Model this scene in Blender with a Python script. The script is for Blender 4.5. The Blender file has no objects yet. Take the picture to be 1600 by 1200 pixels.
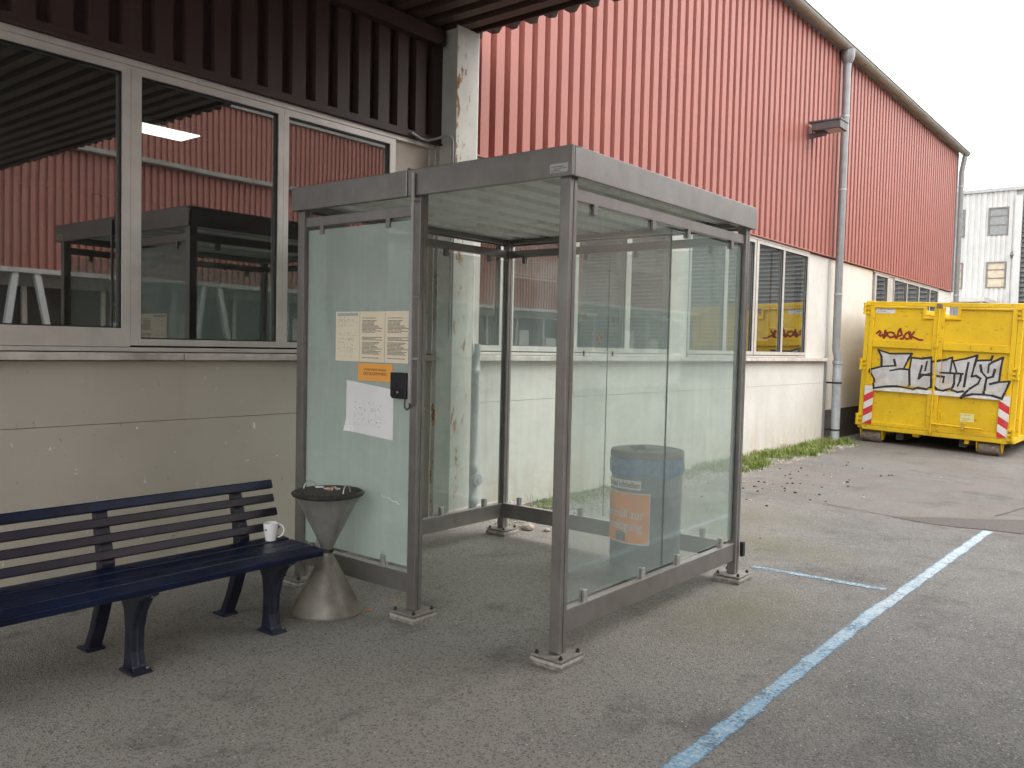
import bpy, bmesh, math, random
from mathutils import Vector, Matrix
R = math.radians
random.seed(7)
SC = bpy.context.scene
COL = SC.collection

# ---------------------------------------------------------------- camera
F_PX, YAW, PITCH, ROLL, EYE = 1328.7, 0.6763, 0.0449, 0.0230, 1.55
cam_d = bpy.data.cameras.new('camera')
cam_d.sensor_fit = 'HORIZONTAL'
cam_d.sensor_width = 36.0
cam_d.lens = 36.0 * F_PX / 1600.0
cam_d.clip_start = 0.05
cam_d.clip_end = 500
cam = bpy.data.objects.new('camera', cam_d)
COL.objects.link(cam)
fw = Vector((-math.sin(YAW) * math.cos(PITCH), math.cos(YAW) * math.cos(PITCH), -math.sin(PITCH)))
rt = Vector((math.cos(YAW), math.sin(YAW), 0))
up = rt.cross(fw)
r2 = rt * math.cos(ROLL) + up * math.sin(ROLL)
u2 = up * math.cos(ROLL) - rt * math.sin(ROLL)
m = Matrix((r2, u2, -fw)).transposed().to_4x4()
m.translation = Vector((0, 0, EYE))
cam.matrix_world = m
SC.camera = cam

# ---------------------------------------------------------------- sky, sun, exposure (bright overcast)
SUN_EL, SUN_AZ = 52.0, 62.0            # azimuth clockwise from +Y
W = bpy.data.worlds.new('World')
SC.world = W
W.use_nodes = True
wt = W.node_tree
wt.nodes.clear()
sky = wt.nodes.new('ShaderNodeTexSky')
sky.sky_type = 'NISHITA'
sky.sun_disc = False
sky.sun_elevation = R(SUN_EL)
sky.sun_rotation = R(SUN_AZ)
sky.dust_density = 4.0
hs = wt.nodes.new('ShaderNodeHueSaturation')
hs.inputs['Saturation'].default_value = 0.12
mx = wt.nodes.new('ShaderNodeMix')
mx.data_type = 'RGBA'
mx.inputs[0].default_value = 0.72      # an even cloud layer over the clear-sky gradient
mx.inputs[7].default_value = (10.0, 10.1, 10.2, 1)
bg = wt.nodes.new('ShaderNodeBackground')
bg.inputs['Strength'].default_value = 0.145
wo = wt.nodes.new('ShaderNodeOutputWorld')
wt.links.new(sky.outputs[0], hs.inputs['Color'])
wt.links.new(hs.outputs[0], mx.inputs[6])
wt.links.new(mx.outputs[2], bg.inputs['Color'])
wt.links.new(bg.outputs[0], wo.inputs['Surface'])

sun_d = bpy.data.lights.new('sun', 'SUN')
sun_d.energy = 0.6
sun_d.angle = R(60)
sun_d.color = (1.0, 0.96, 0.9)
sun = bpy.data.objects.new('sun', sun_d)
COL.objects.link(sun)
sd = Vector((math.sin(R(SUN_AZ)) * math.cos(R(SUN_EL)), math.cos(R(SUN_AZ)) * math.cos(R(SUN_EL)), math.sin(R(SUN_EL))))
sun.rotation_euler = sd.to_track_quat('Z', 'Y').to_euler()
sun.location = (6, 6, 12)

SC.view_settings.view_transform = 'Standard'
SC.view_settings.look = 'None'
SC.view_settings.gamma = 1.0
SC.view_settings.use_curve_mapping = False
SC.view_settings.exposure = 1.30
SC.cycles.use_denoising = True
SC.cycles.max_bounces = 8
SC.cycles.adaptive_threshold = .03
SC.cycles.diffuse_bounces = 4
SC.cycles.glossy_bounces = 4
SC.cycles.transparent_max_bounces = 20
SC.cycles.sample_clamp_indirect = 6.0
SC.cycles.caustics_reflective = False
SC.cycles.caustics_refractive = False

# ---------------------------------------------------------------- mesh helpers
ORG = {}

class MB:
    """collects shapes in world (or parent-local) coordinates, then links them as one mesh object"""
    def __init__(s):
        s.v, s.f = [], []
    def add(s, vs, fs):
        n = len(s.v)
        s.v += [tuple(x) for x in vs]
        s.f += [tuple(i + n for i in f) for f in fs]
        return s
    def box(s, x0, x1, y0, y1, z0, z1):
        return s.add([(x0, y0, z0), (x1, y0, z0), (x1, y1, z0), (x0, y1, z0), (x0, y0, z1), (x1, y0, z1), (x1, y1, z1), (x0, y1, z1)],
                     [(3, 2, 1, 0), (4, 5, 6, 7), (0, 1, 5, 4), (1, 2, 6, 5), (2, 3, 7, 6), (3, 0, 4, 7)])
    def prism(s, poly, axis, a, b):
        """poly: 2D points; extruded along axis from a to b. x:(y,z) y:(x,z) z:(x,y)"""
        def P(p, t):
            return {'x': (t, p[0], p[1]), 'y': (p[0], t, p[1]), 'z': (p[0], p[1], t)}[axis]
        n = len(poly)
        vs = [P(p, a) for p in poly] + [P(p, b) for p in poly]
        fs = [tuple(range(n)), tuple(range(2 * n - 1, n - 1, -1))]
        fs += [(i, i + n, (i + 1) % n + n, (i + 1) % n) for i in range(n)]
        return s.add(vs, fs)
    def tube(s, path, r, seg=10, caps=True, r_end=None):
        path = [Vector(p) for p in path]
        n = len(path)
        vs, fs = [], []
        ref = None
        for i, p in enumerate(path):
            t = (path[min(i + 1, n - 1)] - path[max(i - 1, 0)]).normalized()
            if ref is None:
                ref = Vector((0, 0, 1)) if abs(t.z) < .9 else Vector((1, 0, 0))
            a = (ref - t * ref.dot(t)).normalized()
            ref = a
            b = t.cross(a)
            rr = r if r_end is None else r + (r_end - r) * i / (n - 1)
            for k in range(seg):
                w = 2 * math.pi * k / seg
                vs.append(p + (a * math.cos(w) + b * math.sin(w)) * rr)
        for i in range(n - 1):
            for k in range(seg):
                k2 = (k + 1) % seg
                fs.append((i * seg + k, i * seg + k2, (i + 1) * seg + k2, (i + 1) * seg + k))
        if caps:
            fs.append(tuple(range(seg - 1, -1, -1)))
            fs.append(tuple((n - 1) * seg + k for k in range(seg)))
        return s.add(vs, fs)
    def lathe(s, prof, c, seg=40, axis='z', caps=False):
        vs, fs = [], []
        for r, z in prof:
            for k in range(seg):
                w = 2 * math.pi * k / seg
                a, b = r * math.cos(w), r * math.sin(w)
                if axis == 'z': vs.append((c[0] + a, c[1] + b, c[2] + z))
                elif axis == 'x': vs.append((c[0] + z, c[1] + a, c[2] + b))
                else: vs.append((c[0] + b, c[1] + z, c[2] + a))
        for i in range(len(prof) - 1):
            for k in range(seg):
                k2 = (k + 1) % seg
                fs.append((i * seg + k, i * seg + k2, (i + 1) * seg + k2, (i + 1) * seg + k))
        if caps:
            fs.append(tuple(range(seg - 1, -1, -1)))
            fs.append(tuple((len(prof) - 1) * seg + k for k in range(seg)))
        return s.add(vs, fs)
    def build(s, name, mat, parent=None, smooth=False, bevel=0, local=False, origin=None):
        xs, ys, zs = zip(*s.v)
        c = Vector(origin) if origin is not None else Vector(((min(xs) + max(xs)) / 2, (min(ys) + max(ys)) / 2, min(zs)))
        me = bpy.data.meshes.new(name)
        me.from_pydata([tuple(Vector(v) - c) for v in s.v], [], s.f)
        me.validate()
        bm = bmesh.new(); bm.from_mesh(me)
        bmesh.ops.recalc_face_normals(bm, faces=bm.faces)
        bm.to_mesh(me); bm.free()
        return link(name, me, mat, c, parent, smooth, bevel, local)

def link(name, me, mat, c, parent=None, smooth=False, bevel=0, local=False):
    if mat is not None and not me.materials:
        me.materials.append(mat)
    if smooth:
        for p in me.polygons: p.use_smooth = True
        me.set_sharp_from_angle(angle=R(38))
    o = bpy.data.objects.new(name, me)
    COL.objects.link(o)
    c = Vector(c)
    if parent is not None:
        o.parent = parent
        o.location = c if local else c - ORG[parent.name]
    else:
        o.location = c
    ORG[o.name] = ORG[parent.name] + c if (parent is not None and local) else c
    if bevel:
        b = o.modifiers.new('bevel', 'BEVEL'); b.width = bevel; b.segments = 2; b.limit_method = 'ANGLE'
    return o

def copy_to(src, offset, parent=None):
    """copy of one object (shared mesh) moved by a world offset"""
    o = src.copy(); COL.objects.link(o)
    ORG[o.name] = ORG[src.name] + Vector(offset)
    if parent is not None:
        o.parent = parent
    o.location = ORG[o.name] - (ORG[o.parent.name] if o.parent else Vector((0, 0, 0)))
    return o

def thing(name, loc, label, cat, group=None):
    o = bpy.data.objects.new(name, None); COL.objects.link(o)
    o.empty_display_size = .1
    o.location = loc
    ORG[o.name] = Vector(loc)
    return tag(o, label, cat, group)

def tag(o, label, cat, group=None):
    o['label'] = label; o['category'] = cat
    if group: o['group'] = group
    return o

def kind(o, k):
    o['kind'] = k
    return o

# ---------------------------------------------------------------- materials
class NT:
    def __init__(s, name):
        s.m = bpy.data.materials.new(name); s.m.use_nodes = True
        s.t = s.m.node_tree; s.t.nodes.clear()
        s.out = s.t.nodes.new('ShaderNodeOutputMaterial')
        s.pos = s.n('ShaderNodeNewGeometry').outputs['Position']
    def n(s, t, **k):
        x = s.t.nodes.new(t)
        for a, b in k.items(): setattr(x, a, b)
        return x
    def put(s, sock, v):
        if isinstance(v, bpy.types.NodeSocket): s.t.links.new(v, sock)
        elif v is not None:
            if hasattr(sock.default_value, '__len__') and not hasattr(v, '__len__'): v = (v,) * len(sock.default_value)
            if hasattr(sock.default_value, '__len__') and len(sock.default_value) == 4 and len(v) == 3: v = (*v, 1)
            sock.default_value = v
    def math(s, op, a, b=None, c=None, clamp=False):
        x = s.n('ShaderNodeMath', operation=op, use_clamp=clamp)
        s.put(x.inputs[0], a)
        if b is not None: s.put(x.inputs[1], b)
        if c is not None: s.put(x.inputs[2], c)
        return x.outputs[0]
    def mapping(s, v, scale=(1, 1, 1), loc=(0, 0, 0)):
        x = s.n('ShaderNodeMapping'); s.put(x.inputs['Vector'], v); s.put(x.inputs['Scale'], scale); s.put(x.inputs['Location'], loc)
        return x.outputs[0]
    def noise(s, scale, detail=4, rough=.55, v=None, stretch=None, loc=(0, 0, 0)):
        x = s.n('ShaderNodeTexNoise')
        vv = v or s.pos
        if stretch or loc != (0, 0, 0): vv = s.mapping(vv, stretch or (1, 1, 1), loc)
        s.put(x.inputs['Vector'], vv); s.put(x.inputs['Scale'], scale); s.put(x.inputs['Detail'], detail); s.put(x.inputs['Roughness'], rough)
        return x.outputs['Fac']
    def voro(s, scale, v=None, feature='F1'):
        x = s.n('ShaderNodeTexVoronoi', feature=feature); s.put(x.inputs['Vector'], v or s.pos); s.put(x.inputs['Scale'], scale)
        return x
    def ramp(s, f, a, b, clamp=True):
        x = s.n('ShaderNodeMapRange', interpolation_type='SMOOTHSTEP'); s.put(x.inputs[0], f); x.inputs[1].default_value = a; x.inputs[2].default_value = b
        return x.outputs[0]
    def mix(s, f, a, b, mode='MIX'):
        x = s.n('ShaderNodeMix', data_type='RGBA', blend_type=mode)
        s.put(x.inputs[0], f); s.put(x.inputs[6], a); s.put(x.inputs[7], b)
        return x.outputs[2]
    def sep(s, v=None):
        x = s.n('ShaderNodeSeparateXYZ'); s.put(x.inputs[0], v or s.pos); return x.outputs
    def bump(s, h, strength=.3, dist=.01):
        x = s.n('ShaderNodeBump'); s.put(x.inputs['Height'], h); x.inputs['Strength'].default_value = strength; x.inputs['Distance'].default_value = dist
        return x.outputs[0]
    def pbr(s, col, rough=.6, metal=0, normal=None, spec=.5, coat=0):
        b = s.n('ShaderNodeBsdfPrincipled')
        s.put(b.inputs['Base Color'], col); s.put(b.inputs['Roughness'], rough); s.put(b.inputs['Metallic'], metal)
        s.put(b.inputs['Specular IOR Level'], spec)
        if coat: s.put(b.inputs['Coat Weight'], coat)
        if normal is not None: s.put(b.inputs['Normal'], normal)
        return b.outputs[0]
    def both_sides(s, ior):
        # thin sheet: the same reflectance from either face
        g = s.n('ShaderNodeNewGeometry')
        return s.math('ADD', ior, s.math('MULTIPLY', g.outputs['Backfacing'], 1 / ior - ior))
    def done(s, sh):
        s.t.links.new(sh, s.out.inputs['Surface']); return s.m

def plain(name, col, rough=.6, metal=0, var=.12, scale=6, bump=0, bscale=60, spec=.5, streak=0, dirt=None, dirt_amt=0, coat=0):
    """a surface colour with soft wear: mottling, vertical streaks and optional dirt patches"""
    t = NT(name)
    n1 = t.noise(scale, 5)
    dark = tuple(c * (1 - var * 1.6) for c in col); lite = tuple(min(1, c * (1 + var)) for c in col)
    c = t.mix(t.ramp(n1, .25, .75), dark, lite)
    if streak:
        st = t.ramp(t.noise(9, 4, .6, stretch=(1, 1, .07)), .5, .8)
        c = t.mix(t.math('MULTIPLY', st, streak), c, tuple(x * .55 for x in col))
    if dirt:
        d = t.ramp(t.noise(3.1, 7, .7, loc=(3, 7, 1)), .50, .68)
        c = t.mix(t.math('MULTIPLY', d, dirt_amt), c, dirt)
    rg = t.math('ADD', rough - .08, t.math('MULTIPLY', t.noise(scale * 2.3, 4), .16))
    nrm = t.bump(t.noise(bscale, 4), bump, .004) if bump else None
    return t.done(t.pbr(c, rg, metal, nrm, spec, coat))

def m_asphalt():
    t = NT('asphalt')
    x, y, z = t.sep()
    agg = t.voro(135)
    agg2 = t.voro(62)
    g2 = t.n('ShaderNodeSeparateColor'); t.put(g2.inputs[0], agg2.outputs['Color'])
    s2 = t.math('LESS_THAN', agg2.outputs['Distance'], .42)
    fine = t.noise(210, 3, .6)
    mid = t.noise(4.5, 6, .62)
    big = t.noise(.55, 4, .55, loc=(4, 1, 0))
    c = t.mix(t.ramp(mid, .3, .7), (.118, .117, .110), (.178, .176, .166))
    c = t.mix(t.math('MULTIPLY', t.ramp(big, .38, .66), .55), c, (.205, .200, .186))
    # brown dust around bench and shelter, colour lightened to lift the canopy shade
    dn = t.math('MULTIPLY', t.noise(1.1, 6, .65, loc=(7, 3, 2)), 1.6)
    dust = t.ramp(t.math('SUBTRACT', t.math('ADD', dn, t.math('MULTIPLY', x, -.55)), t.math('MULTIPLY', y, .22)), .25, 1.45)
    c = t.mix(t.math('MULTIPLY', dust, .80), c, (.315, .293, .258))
    sm = t.ramp(t.noise(2.4, 6, .7, stretch=(1, .45, 1), loc=(5, 5, 1)), .56, .72)
    c = t.mix(t.math('MULTIPLY', sm, .55), c, (.085, .078, .068))
    # stone grains
    g = t.n('ShaderNodeSeparateColor'); t.put(g.inputs[0], agg.outputs['Color'])
    c = t.mix(t.math('MULTIPLY', t.ramp(g.outputs[0], .72, .98), .55), c, (.34, .32, .30))
    c = t.mix(t.math('MULTIPLY', t.ramp(g.outputs[1], .74, .98), .6), c, (.045, .042, .040))
    c = t.mix(t.math('MULTIPLY', t.ramp(fine, .45, .75), .3), c, (.08, .075, .07))
    c = t.mix(t.math('MULTIPLY', t.math('MULTIPLY', t.ramp(g2.outputs[0], .78, .98), s2), .32), c, (.36, .35, .33))
    c = t.mix(t.math('MULTIPLY', t.math('MULTIPLY', t.ramp(g2.outputs[1], .74, .98), s2), .38), c, (.05, .048, .045))
    # moss film beside the shelter and along the hall
    def blob(cx, cy, sx, sy):
        a = t.math('DIVIDE', t.math('SUBTRACT', x, cx), sx); b = t.math('DIVIDE', t.math('SUBTRACT', y, cy), sy)
        d = t.math('SQRT', t.math('ADD', t.math('MULTIPLY', a, a), t.math('MULTIPLY', b, b)))
        return t.math('SUBTRACT', 1.25, t.math('ADD', d, t.math('MULTIPLY', t.noise(2.2, 5, .65), .55)), clamp=True)
    moss = t.math('MAXIMUM', blob(-2.05, 4.75, .55, .95), t.math('MAXIMUM', blob(-3.6, 7.6, 1.3, .8), blob(-2.6, 6.6, .9, .5)))
    c = t.mix(t.math('MULTIPLY', moss, .5), c, (.150, .140, .062))
    # reddish dust washed into the yard
    red = t.math('MULTIPLY', t.ramp(y, 7.2, 9.5), t.ramp(t.noise(.8, 5, .6, loc=(9, 2, 0)), .32, .62))
    c = t.mix(t.math('MULTIPLY', red, .55), c, (.160, .130, .115))
    c = t.mix(t.math('MULTIPLY', t.math('MULTIPLY', t.ramp(g2.outputs[2], .72, .98), s2), .35), c, (.07, .066, .06))
    # dark oil and damp spots
    spot = t.ramp(t.noise(1.3, 7, .72, loc=(1, 8, 3)), .54, .68)
    c = t.mix(t.math('MULTIPLY', spot, .5), c, (.07, .064, .06))
    # pale grit specks
    sp = t.voro(24)
    gs = t.n('ShaderNodeSeparateColor'); t.put(gs.inputs[0], sp.outputs['Color'])
    grit = t.math('MULTIPLY', t.math('LESS_THAN', sp.outputs['Distance'], .10), t.math('GREATER_THAN', gs.outputs[2], .93))
    c = t.mix(grit, c, (.5, .48, .44))
    h = t.math('ADD', t.math('MULTIPLY', agg.outputs['Distance'], .7), t.math('MULTIPLY', fine, .6))
    rg = t.math('SUBTRACT', .88, t.math('MULTIPLY', t.ramp(big, .3, .7), .12))
    return t.done(t.pbr(c, rg, 0, t.bump(h, .8, .008), .35))

def m_wall(name, k=(1, 1, 1)):
    t = NT(name)
    K = lambda c: tuple(a * b for a, b in zip(c, k))
    x, y, z = t.sep()
    n1 = t.noise(1.2, 5); n2 = t.noise(14, 5, .6)
    c = t.mix(t.ramp(n1, .3, .7), K((.56, .54, .495)), K((.645, .63, .59)))
    c = t.mix(t.math('MULTIPLY', t.ramp(n2, .35, .75), .22), c, (.50, .46, .40))
    st = t.ramp(t.noise(7, 5, .65, stretch=(1, 1, .10)), .56, .80)
    c = t.mix(t.math('MULTIPLY', st, .55), c, (.40, .37, .32))
    # yellowish rain splash and small chips
    sp = t.math('MULTIPLY', t.ramp(z, .75, .05), t.ramp(t.noise(5, 6, .7, stretch=(1, 1, .45)), .38, .66))
    c = t.mix(t.math('MULTIPLY', sp, .6), c, (.50, .42, .31))
    ch = t.ramp(t.noise(26, 5, .7, stretch=(1, 1, .5), loc=(2, 2, 2)), .640, .69)
    c = t.mix(t.math('MULTIPLY', ch, .75), c, (.33, .29, .24))
    ch2 = t.ramp(t.noise(17, 5, .72, stretch=(1, 1, .7), loc=(8, 4, 5)), .665, .71)
    c = t.mix(ch2, c, (.82, .80, .76))
    return t.done(t.pbr(c, .86, 0, t.bump(t.math('ADD', n2, t.noise(120, 3)), .22, .004), .25))

def m_clad(name, col, dirt=.25):
    t = NT(name)
    oi = t.n('ShaderNodeObjectInfo')
    n1 = t.noise(1.6, 4)
    c = t.mix(t.ramp(n1, .3, .7), tuple(k * .93 for k in col), tuple(k * 1.05 for k in col))
    c = t.mix(t.math('MULTIPLY', oi.outputs['Random'], .22), c, tuple(k * .80 for k in col))
    st = t.ramp(t.noise(13, 4, .6, stretch=(1, 1, .05)), .52, .80)
    c = t.mix(t.math('MULTIPLY', st, dirt), c, tuple(k * .62 + .03 for k in col))
    dot = t.ramp(t.noise(40, 3, .6), .72, .76)
    c = t.mix(t.math('MULTIPLY', dot, .35), c, (.6, .45, .4))
    return t.done(t.pbr(c, t.math('ADD', .46, t.math('MULTIPLY', n1, .16)), 0, None, .4))

def m_window_glass(name, tint, base, gain):
    t = NT(name)
    fr = t.n('ShaderNodeFresnel'); t.put(fr.inputs['IOR'], t.both_sides(1.52))
    nb = t.bump(t.noise(.9, 1), .02, .05)
    t.put(fr.inputs['Normal'], nb)
    fac = t.math('ADD', base, t.math('MULTIPLY', fr.outputs[0], gain), clamp=True)
    tr = t.n('ShaderNodeBsdfTransparent'); t.put(tr.inputs[0], tint)
    gl = t.n('ShaderNodeBsdfGlossy'); gl.inputs['Roughness'].default_value = .012; t.put(gl.inputs['Color'], (.93, .95, .94)); t.put(gl.inputs['Normal'], nb)
    mx = t.n('ShaderNodeMixShader'); t.put(mx.inputs[0], fac); t.put(mx.inputs[1], tr.outputs[0]); t.put(mx.inputs[2], gl.outputs[0])
    df = t.n('ShaderNodeBsdfDiffuse'); t.put(df.inputs[0], (.5, .5, .47))
    dust = t.math('ADD', .012, t.math('MULTIPLY', t.ramp(t.noise(3, 5, .65, stretch=(1, 1, .4)), .45, .8), .05))
    m2 = t.n('ShaderNodeMixShader'); t.put(m2.inputs[0], dust); t.put(m2.inputs[1], mx.outputs[0]); t.put(m2.inputs[2], df.outputs[0])
    return t.done(m2.outputs[0])

def m_dusty_glass(name, dust0, dust1):
    """toughened shelter glass with a film of road dust and wiped streaks"""
    t = NT(name)
    fr = t.n('ShaderNodeFresnel'); t.put(fr.inputs['IOR'], t.both_sides(1.5))
    tr = t.n('ShaderNodeBsdfTransparent'); t.put(tr.inputs[0], (.93, .965, .950))
    gl = t.n('ShaderNodeBsdfGlossy'); gl.inputs['Roughness'].default_value = .02; t.put(gl.inputs['Color'], (.92, .96, .94))
    fac = t.math('MULTIPLY', fr.outputs[0], .95, clamp=True)
    mx = t.n('ShaderNodeMixShader'); t.put(mx.inputs[0], fac); t.put(mx.inputs[1], tr.outputs[0]); t.put(mx.inputs[2], gl.outputs[0])
    cloud = t.ramp(t.noise(2.2, 5, .6), .3, .75)
    run = t.ramp(t.noise(22, 4, .6, stretch=(1, 1, .06)), .42, .8)
    wipe = t.ramp(t.noise(3.5, 4, .6, stretch=(1, 1, 3.2), loc=(3, 1, 5)), .55, .75)
    d = t.math('ADD', dust0, t.math('MULTIPLY', t.math('ADD', t.math('MULTIPLY', cloud, .55), t.math('ADD', t.math('MULTIPLY', run, .3), t.math('MULTIPLY', wipe, .3))), dust1))
    df = t.n('ShaderNodeBsdfDiffuse'); t.put(df.inputs[0], (.66, .735, .70))
    tl = t.n('ShaderNodeBsdfTranslucent'); t.put(tl.inputs[0], (.68, .76, .72))
    ds = t.n('ShaderNodeMixShader'); ds.inputs[0].default_value = .5; t.put(ds.inputs[1], df.outputs[0]); t.put(ds.inputs[2], tl.outputs[0])
    m2 = t.n('ShaderNodeMixShader'); t.put(m2.inputs[0], d); t.put(m2.inputs[1], mx.outputs[0]); t.put(m2.inputs[2], ds.outputs[0])
    return t.done(m2.outputs[0])

def m_rusty_paint():
    t = NT('rusty_white_paint')
    n = t.noise(9, 7, .7, stretch=(1.3, 1.3, .55)); n2 = t.noise(2.1, 3, loc=(5, 3, 1))
    x, y, z = t.sep()
    edge = t.ramp(t.math('ADD', y, t.math('MULTIPLY', x, .0)), 5.42, 5.2)
    nx_ = t.sep(t.t.nodes['Geometry'].outputs['Normal'])[0]
    face = t.ramp(nx_, .1, .6)
    n = t.math('SUBTRACT', n, t.math('MULTIPLY', t.math('SUBTRACT', 1, face), .12))
    r = t.ramp(t.math('ADD', n, t.math('ADD', t.math('MULTIPLY', edge, .10), t.math('MULTIPLY', n2, .10))), .685, .75)
    c = t.mix(t.ramp(t.noise(3, 4), .3, .7), (.50, .49, .44), (.60, .59, .54))
    rc = t.mix(t.ramp(t.noise(40, 4), .35, .7), (.20, .085, .03), (.36, .20, .08))
    halo = t.ramp(t.math('ADD', n, t.math('MULTIPLY', edge, .10)), .60, .70)
    c = t.mix(t.math('MULTIPLY', halo, .35), c, (.55, .44, .26))
    c = t.mix(r, c, rc)
    return t.done(t.pbr(c, t.math('ADD', .5, t.math('MULTIPLY', r, .35)), 0, t.bump(t.math('SUBTRACT', t.noise(70, 4), r), .25, .004), .35))

def m_yellow():
    t = NT('yellow_container_paint')
    n1 = t.noise(2.0, 5)
    c = t.mix(t.ramp(n1, .3, .7), (.68, .435, .008), (.78, .52, .012))
    sc = t.ramp(t.noise(7, 7, .75, stretch=(1, 1, 1.6)), .565, .68)
    c = t.mix(t.math('MULTIPLY', sc, .55), c, (.25, .14, .03))
    ru = t.ramp(t.noise(16, 6, .75, loc=(6, 1, 2)), .595, .69)
    c = t.mix(t.math('MULTIPLY', ru, .8), c, (.13, .055, .025))
    st = t.ramp(t.noise(12, 4, .6, stretch=(1, 1, .1)), .55, .85)
    c = t.mix(t.math('MULTIPLY', st, .3), c, (.42, .27, .03))
    return t.done(t.pbr(c, .48, 0, t.bump(t.noise(3, 2), .12, .03), .4))

def m_stripes():
    """red and white reflective warning plate, diagonal bars"""
    t = NT('warning_stripes')
    x, y, z = t.sep()
    oi = t.n('ShaderNodeObjectInfo')
    tc = t.n('ShaderNodeTexCoord')
    lx, ly, lz = t.sep(tc.outputs['Object'])
    at = t.n('ShaderNodeAttribute', attribute_type='OBJECT', attribute_name='slant')
    s = t.math('SUBTRACT', lz, t.math('MULTIPLY', lx, at.outputs['Fac']))
    fr = t.math('FRACT', t.math('ADD', t.math('MULTIPLY', s, 1 / .25), 8.30))
    k = t.math('GREATER_THAN', fr, .5)
    c = t.mix(k, (.62, .022, .03), (.74, .72, .68))
    c = t.mix(t.math('MULTIPLY', t.ramp(t.noise(8, 5, .7), .5, .75), .35), c, (.35, .28, .22))
    return t.done(t.pbr(c, .4))

def m_print(name, paper, ink, rows, dens, w, h, margin=.1, head=False):
    """paper carrying lines of small print; x across and z up in object space"""
    t = NT(name)
    tc = t.n('ShaderNodeTexCoord')
    lx, ly, lz = t.sep(tc.outputs['Object'])
    u = t.math('ADD', t.math('DIVIDE', lx, w), .5); v = t.math('DIVIDE', lz, h)
    rowf = t.math('MULTIPLY', v, rows); row = t.math('FLOOR', rowf); inrow = t.math('FRACT', rowf)
    cb = t.n('ShaderNodeCombineXYZ'); t.put(cb.inputs[0], t.math('MULTIPLY', u, 34)); t.put(cb.inputs[1], t.math('MULTIPLY', row, 7.31)); cb.inputs[2].default_value = 1
    nz = t.n('ShaderNodeTexNoise'); t.put(nz.inputs['Vector'], cb.outputs[0]); nz.inputs['Scale'].default_value = 1.0; nz.inputs['Detail'].default_value = 3
    word = t.ramp(nz.outputs['Fac'], 1 - dens - .06, 1 - dens + .06)
    cr = t.n('ShaderNodeTexWhiteNoise', noise_dimensions='1D'); t.put(cr.inputs['W'], t.math('ADD', row, 3.7))
    keep = t.math('GREATER_THAN', cr.outputs['Value'], .25)
    ln = t.math('ADD', .45, t.math('MULTIPLY', cr.outputs['Value'], .5))
    m_ = t.math('MULTIPLY', t.math('GREATER_THAN', u, margin), t.math('LESS_THAN', u, t.math('MINIMUM', ln, 1 - margin)))
    m_ = t.math('MULTIPLY', m_, t.math('MULTIPLY', t.math('GREATER_THAN', v, margin * .8), t.math('LESS_THAN', v, 1 - margin * 1.2)))
    k = t.math('MULTIPLY', t.math('MULTIPLY', word, keep), t.math('MULTIPLY', m_, t.math('LESS_THAN', inrow, .55)))
    base = t.mix(t.ramp(t.noise(5, 4), .3, .7), tuple(c * .94 for c in paper), paper)
    c = t.mix(t.math('MULTIPLY', k, .85), base, ink)
    if head:
        hb = t.math('MULTIPLY', t.math('MULTIPLY', t.math('GREATER_THAN', v, .90), t.math('LESS_THAN', v, .955)), t.math('MULTIPLY', t.math('GREATER_THAN', u, .06), t.math('LESS_THAN', u, .94)))
        c = t.mix(hb, c, (.36, .44, .43))
    return t.done(t.pbr(c, .55))

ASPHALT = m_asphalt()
WALL = m_wall('painted_concrete')
WALL_SHADED = m_wall('shaded_painted_concrete', (.80, .755, .69))  # same wall paint, canopy shade darkened into the colour
CLAD_RED = m_clad('red_cladding', (.355, .134, .107))
CLAD_OPP = m_clad('weathered_red_cladding', (.36, .150, .118), .55)
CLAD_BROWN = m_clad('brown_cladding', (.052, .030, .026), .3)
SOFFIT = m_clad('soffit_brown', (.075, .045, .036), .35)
ALU = plain('aluminium_frame', (.57, .54, .495), .42, .25, .07, 5, streak=.12)
SILL = plain('sill_render', (.56, .51, .46), .75, 0, .14, 9, .25, 40, dirt=(.24, .20, .16), dirt_amt=.55)
PANEL = plain('beige_panel', (.52, .46, .385), .55, 0, .06, 3, streak=.15)
WIN_GLASS = m_window_glass('window_glass', (.60, .64, .62), .20, 1.7)
DARK_ROOM = plain('dark_interior', (.055, .055, .052), .9, 0, .2, 2)
BLIND = plain('blind_slats', (.36, .37, .36), .5, 0, .06, 4)
STEEL = plain('shelter_steel', (.245, .230, .215), .37, .60, .08, 7, .05, 150, streak=.22, dirt=(.20, .175, .155), dirt_amt=.35)
STEEL_LITE = plain('clamp_steel', (.42, .41, .39), .4, .5, .1, 30)
GALV = plain('galvanised_plate', (.30, .28, .255), .55, .35, .18, 22, .2, 90, dirt=(.20, .16, .12), dirt_amt=.6)
MORTAR = plain('mortar_pad', (.24, .22, .19), .9, 0, .25, 30, .5, 80)
ROOF_WHITE = plain('roof_sheet_grey_white', (.84, .84, .80), .55, 0, .06, 4, streak=.3, dirt=(.40, .36, .26), dirt_amt=.5)
GLASS = m_dusty_glass('dusty_glass', .05, .13)
GLASS_MILKY = m_dusty_glass('dusty_glass_heavy', .44, .16)
BOLT = plain('dark_bolt', (.05, .045, .042), .6, .5, .2, 50)
BLACK = plain('black_plastic', (.012, .013, .015), .38, 0, .15, 30)
NAVY = plain('navy_plastic', (.0045, .0105, .036), .36, 0, .3, 8, .08, 70, spec=.35, dirt=(.016, .016, .028), dirt_amt=.5)
NAVY_CAST = plain('navy_cast_iron', (.014, .017, .034), .40, 0, .3, 14, .12, 90, dirt=(.045, .038, .035), dirt_amt=.5)
BIN_STEEL = plain('ash_bin_steel', (.235, .215, .185), .50, .35, .22, 9, .1, 60, streak=.55, dirt=(.11, .09, .075), dirt_amt=.7)
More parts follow.
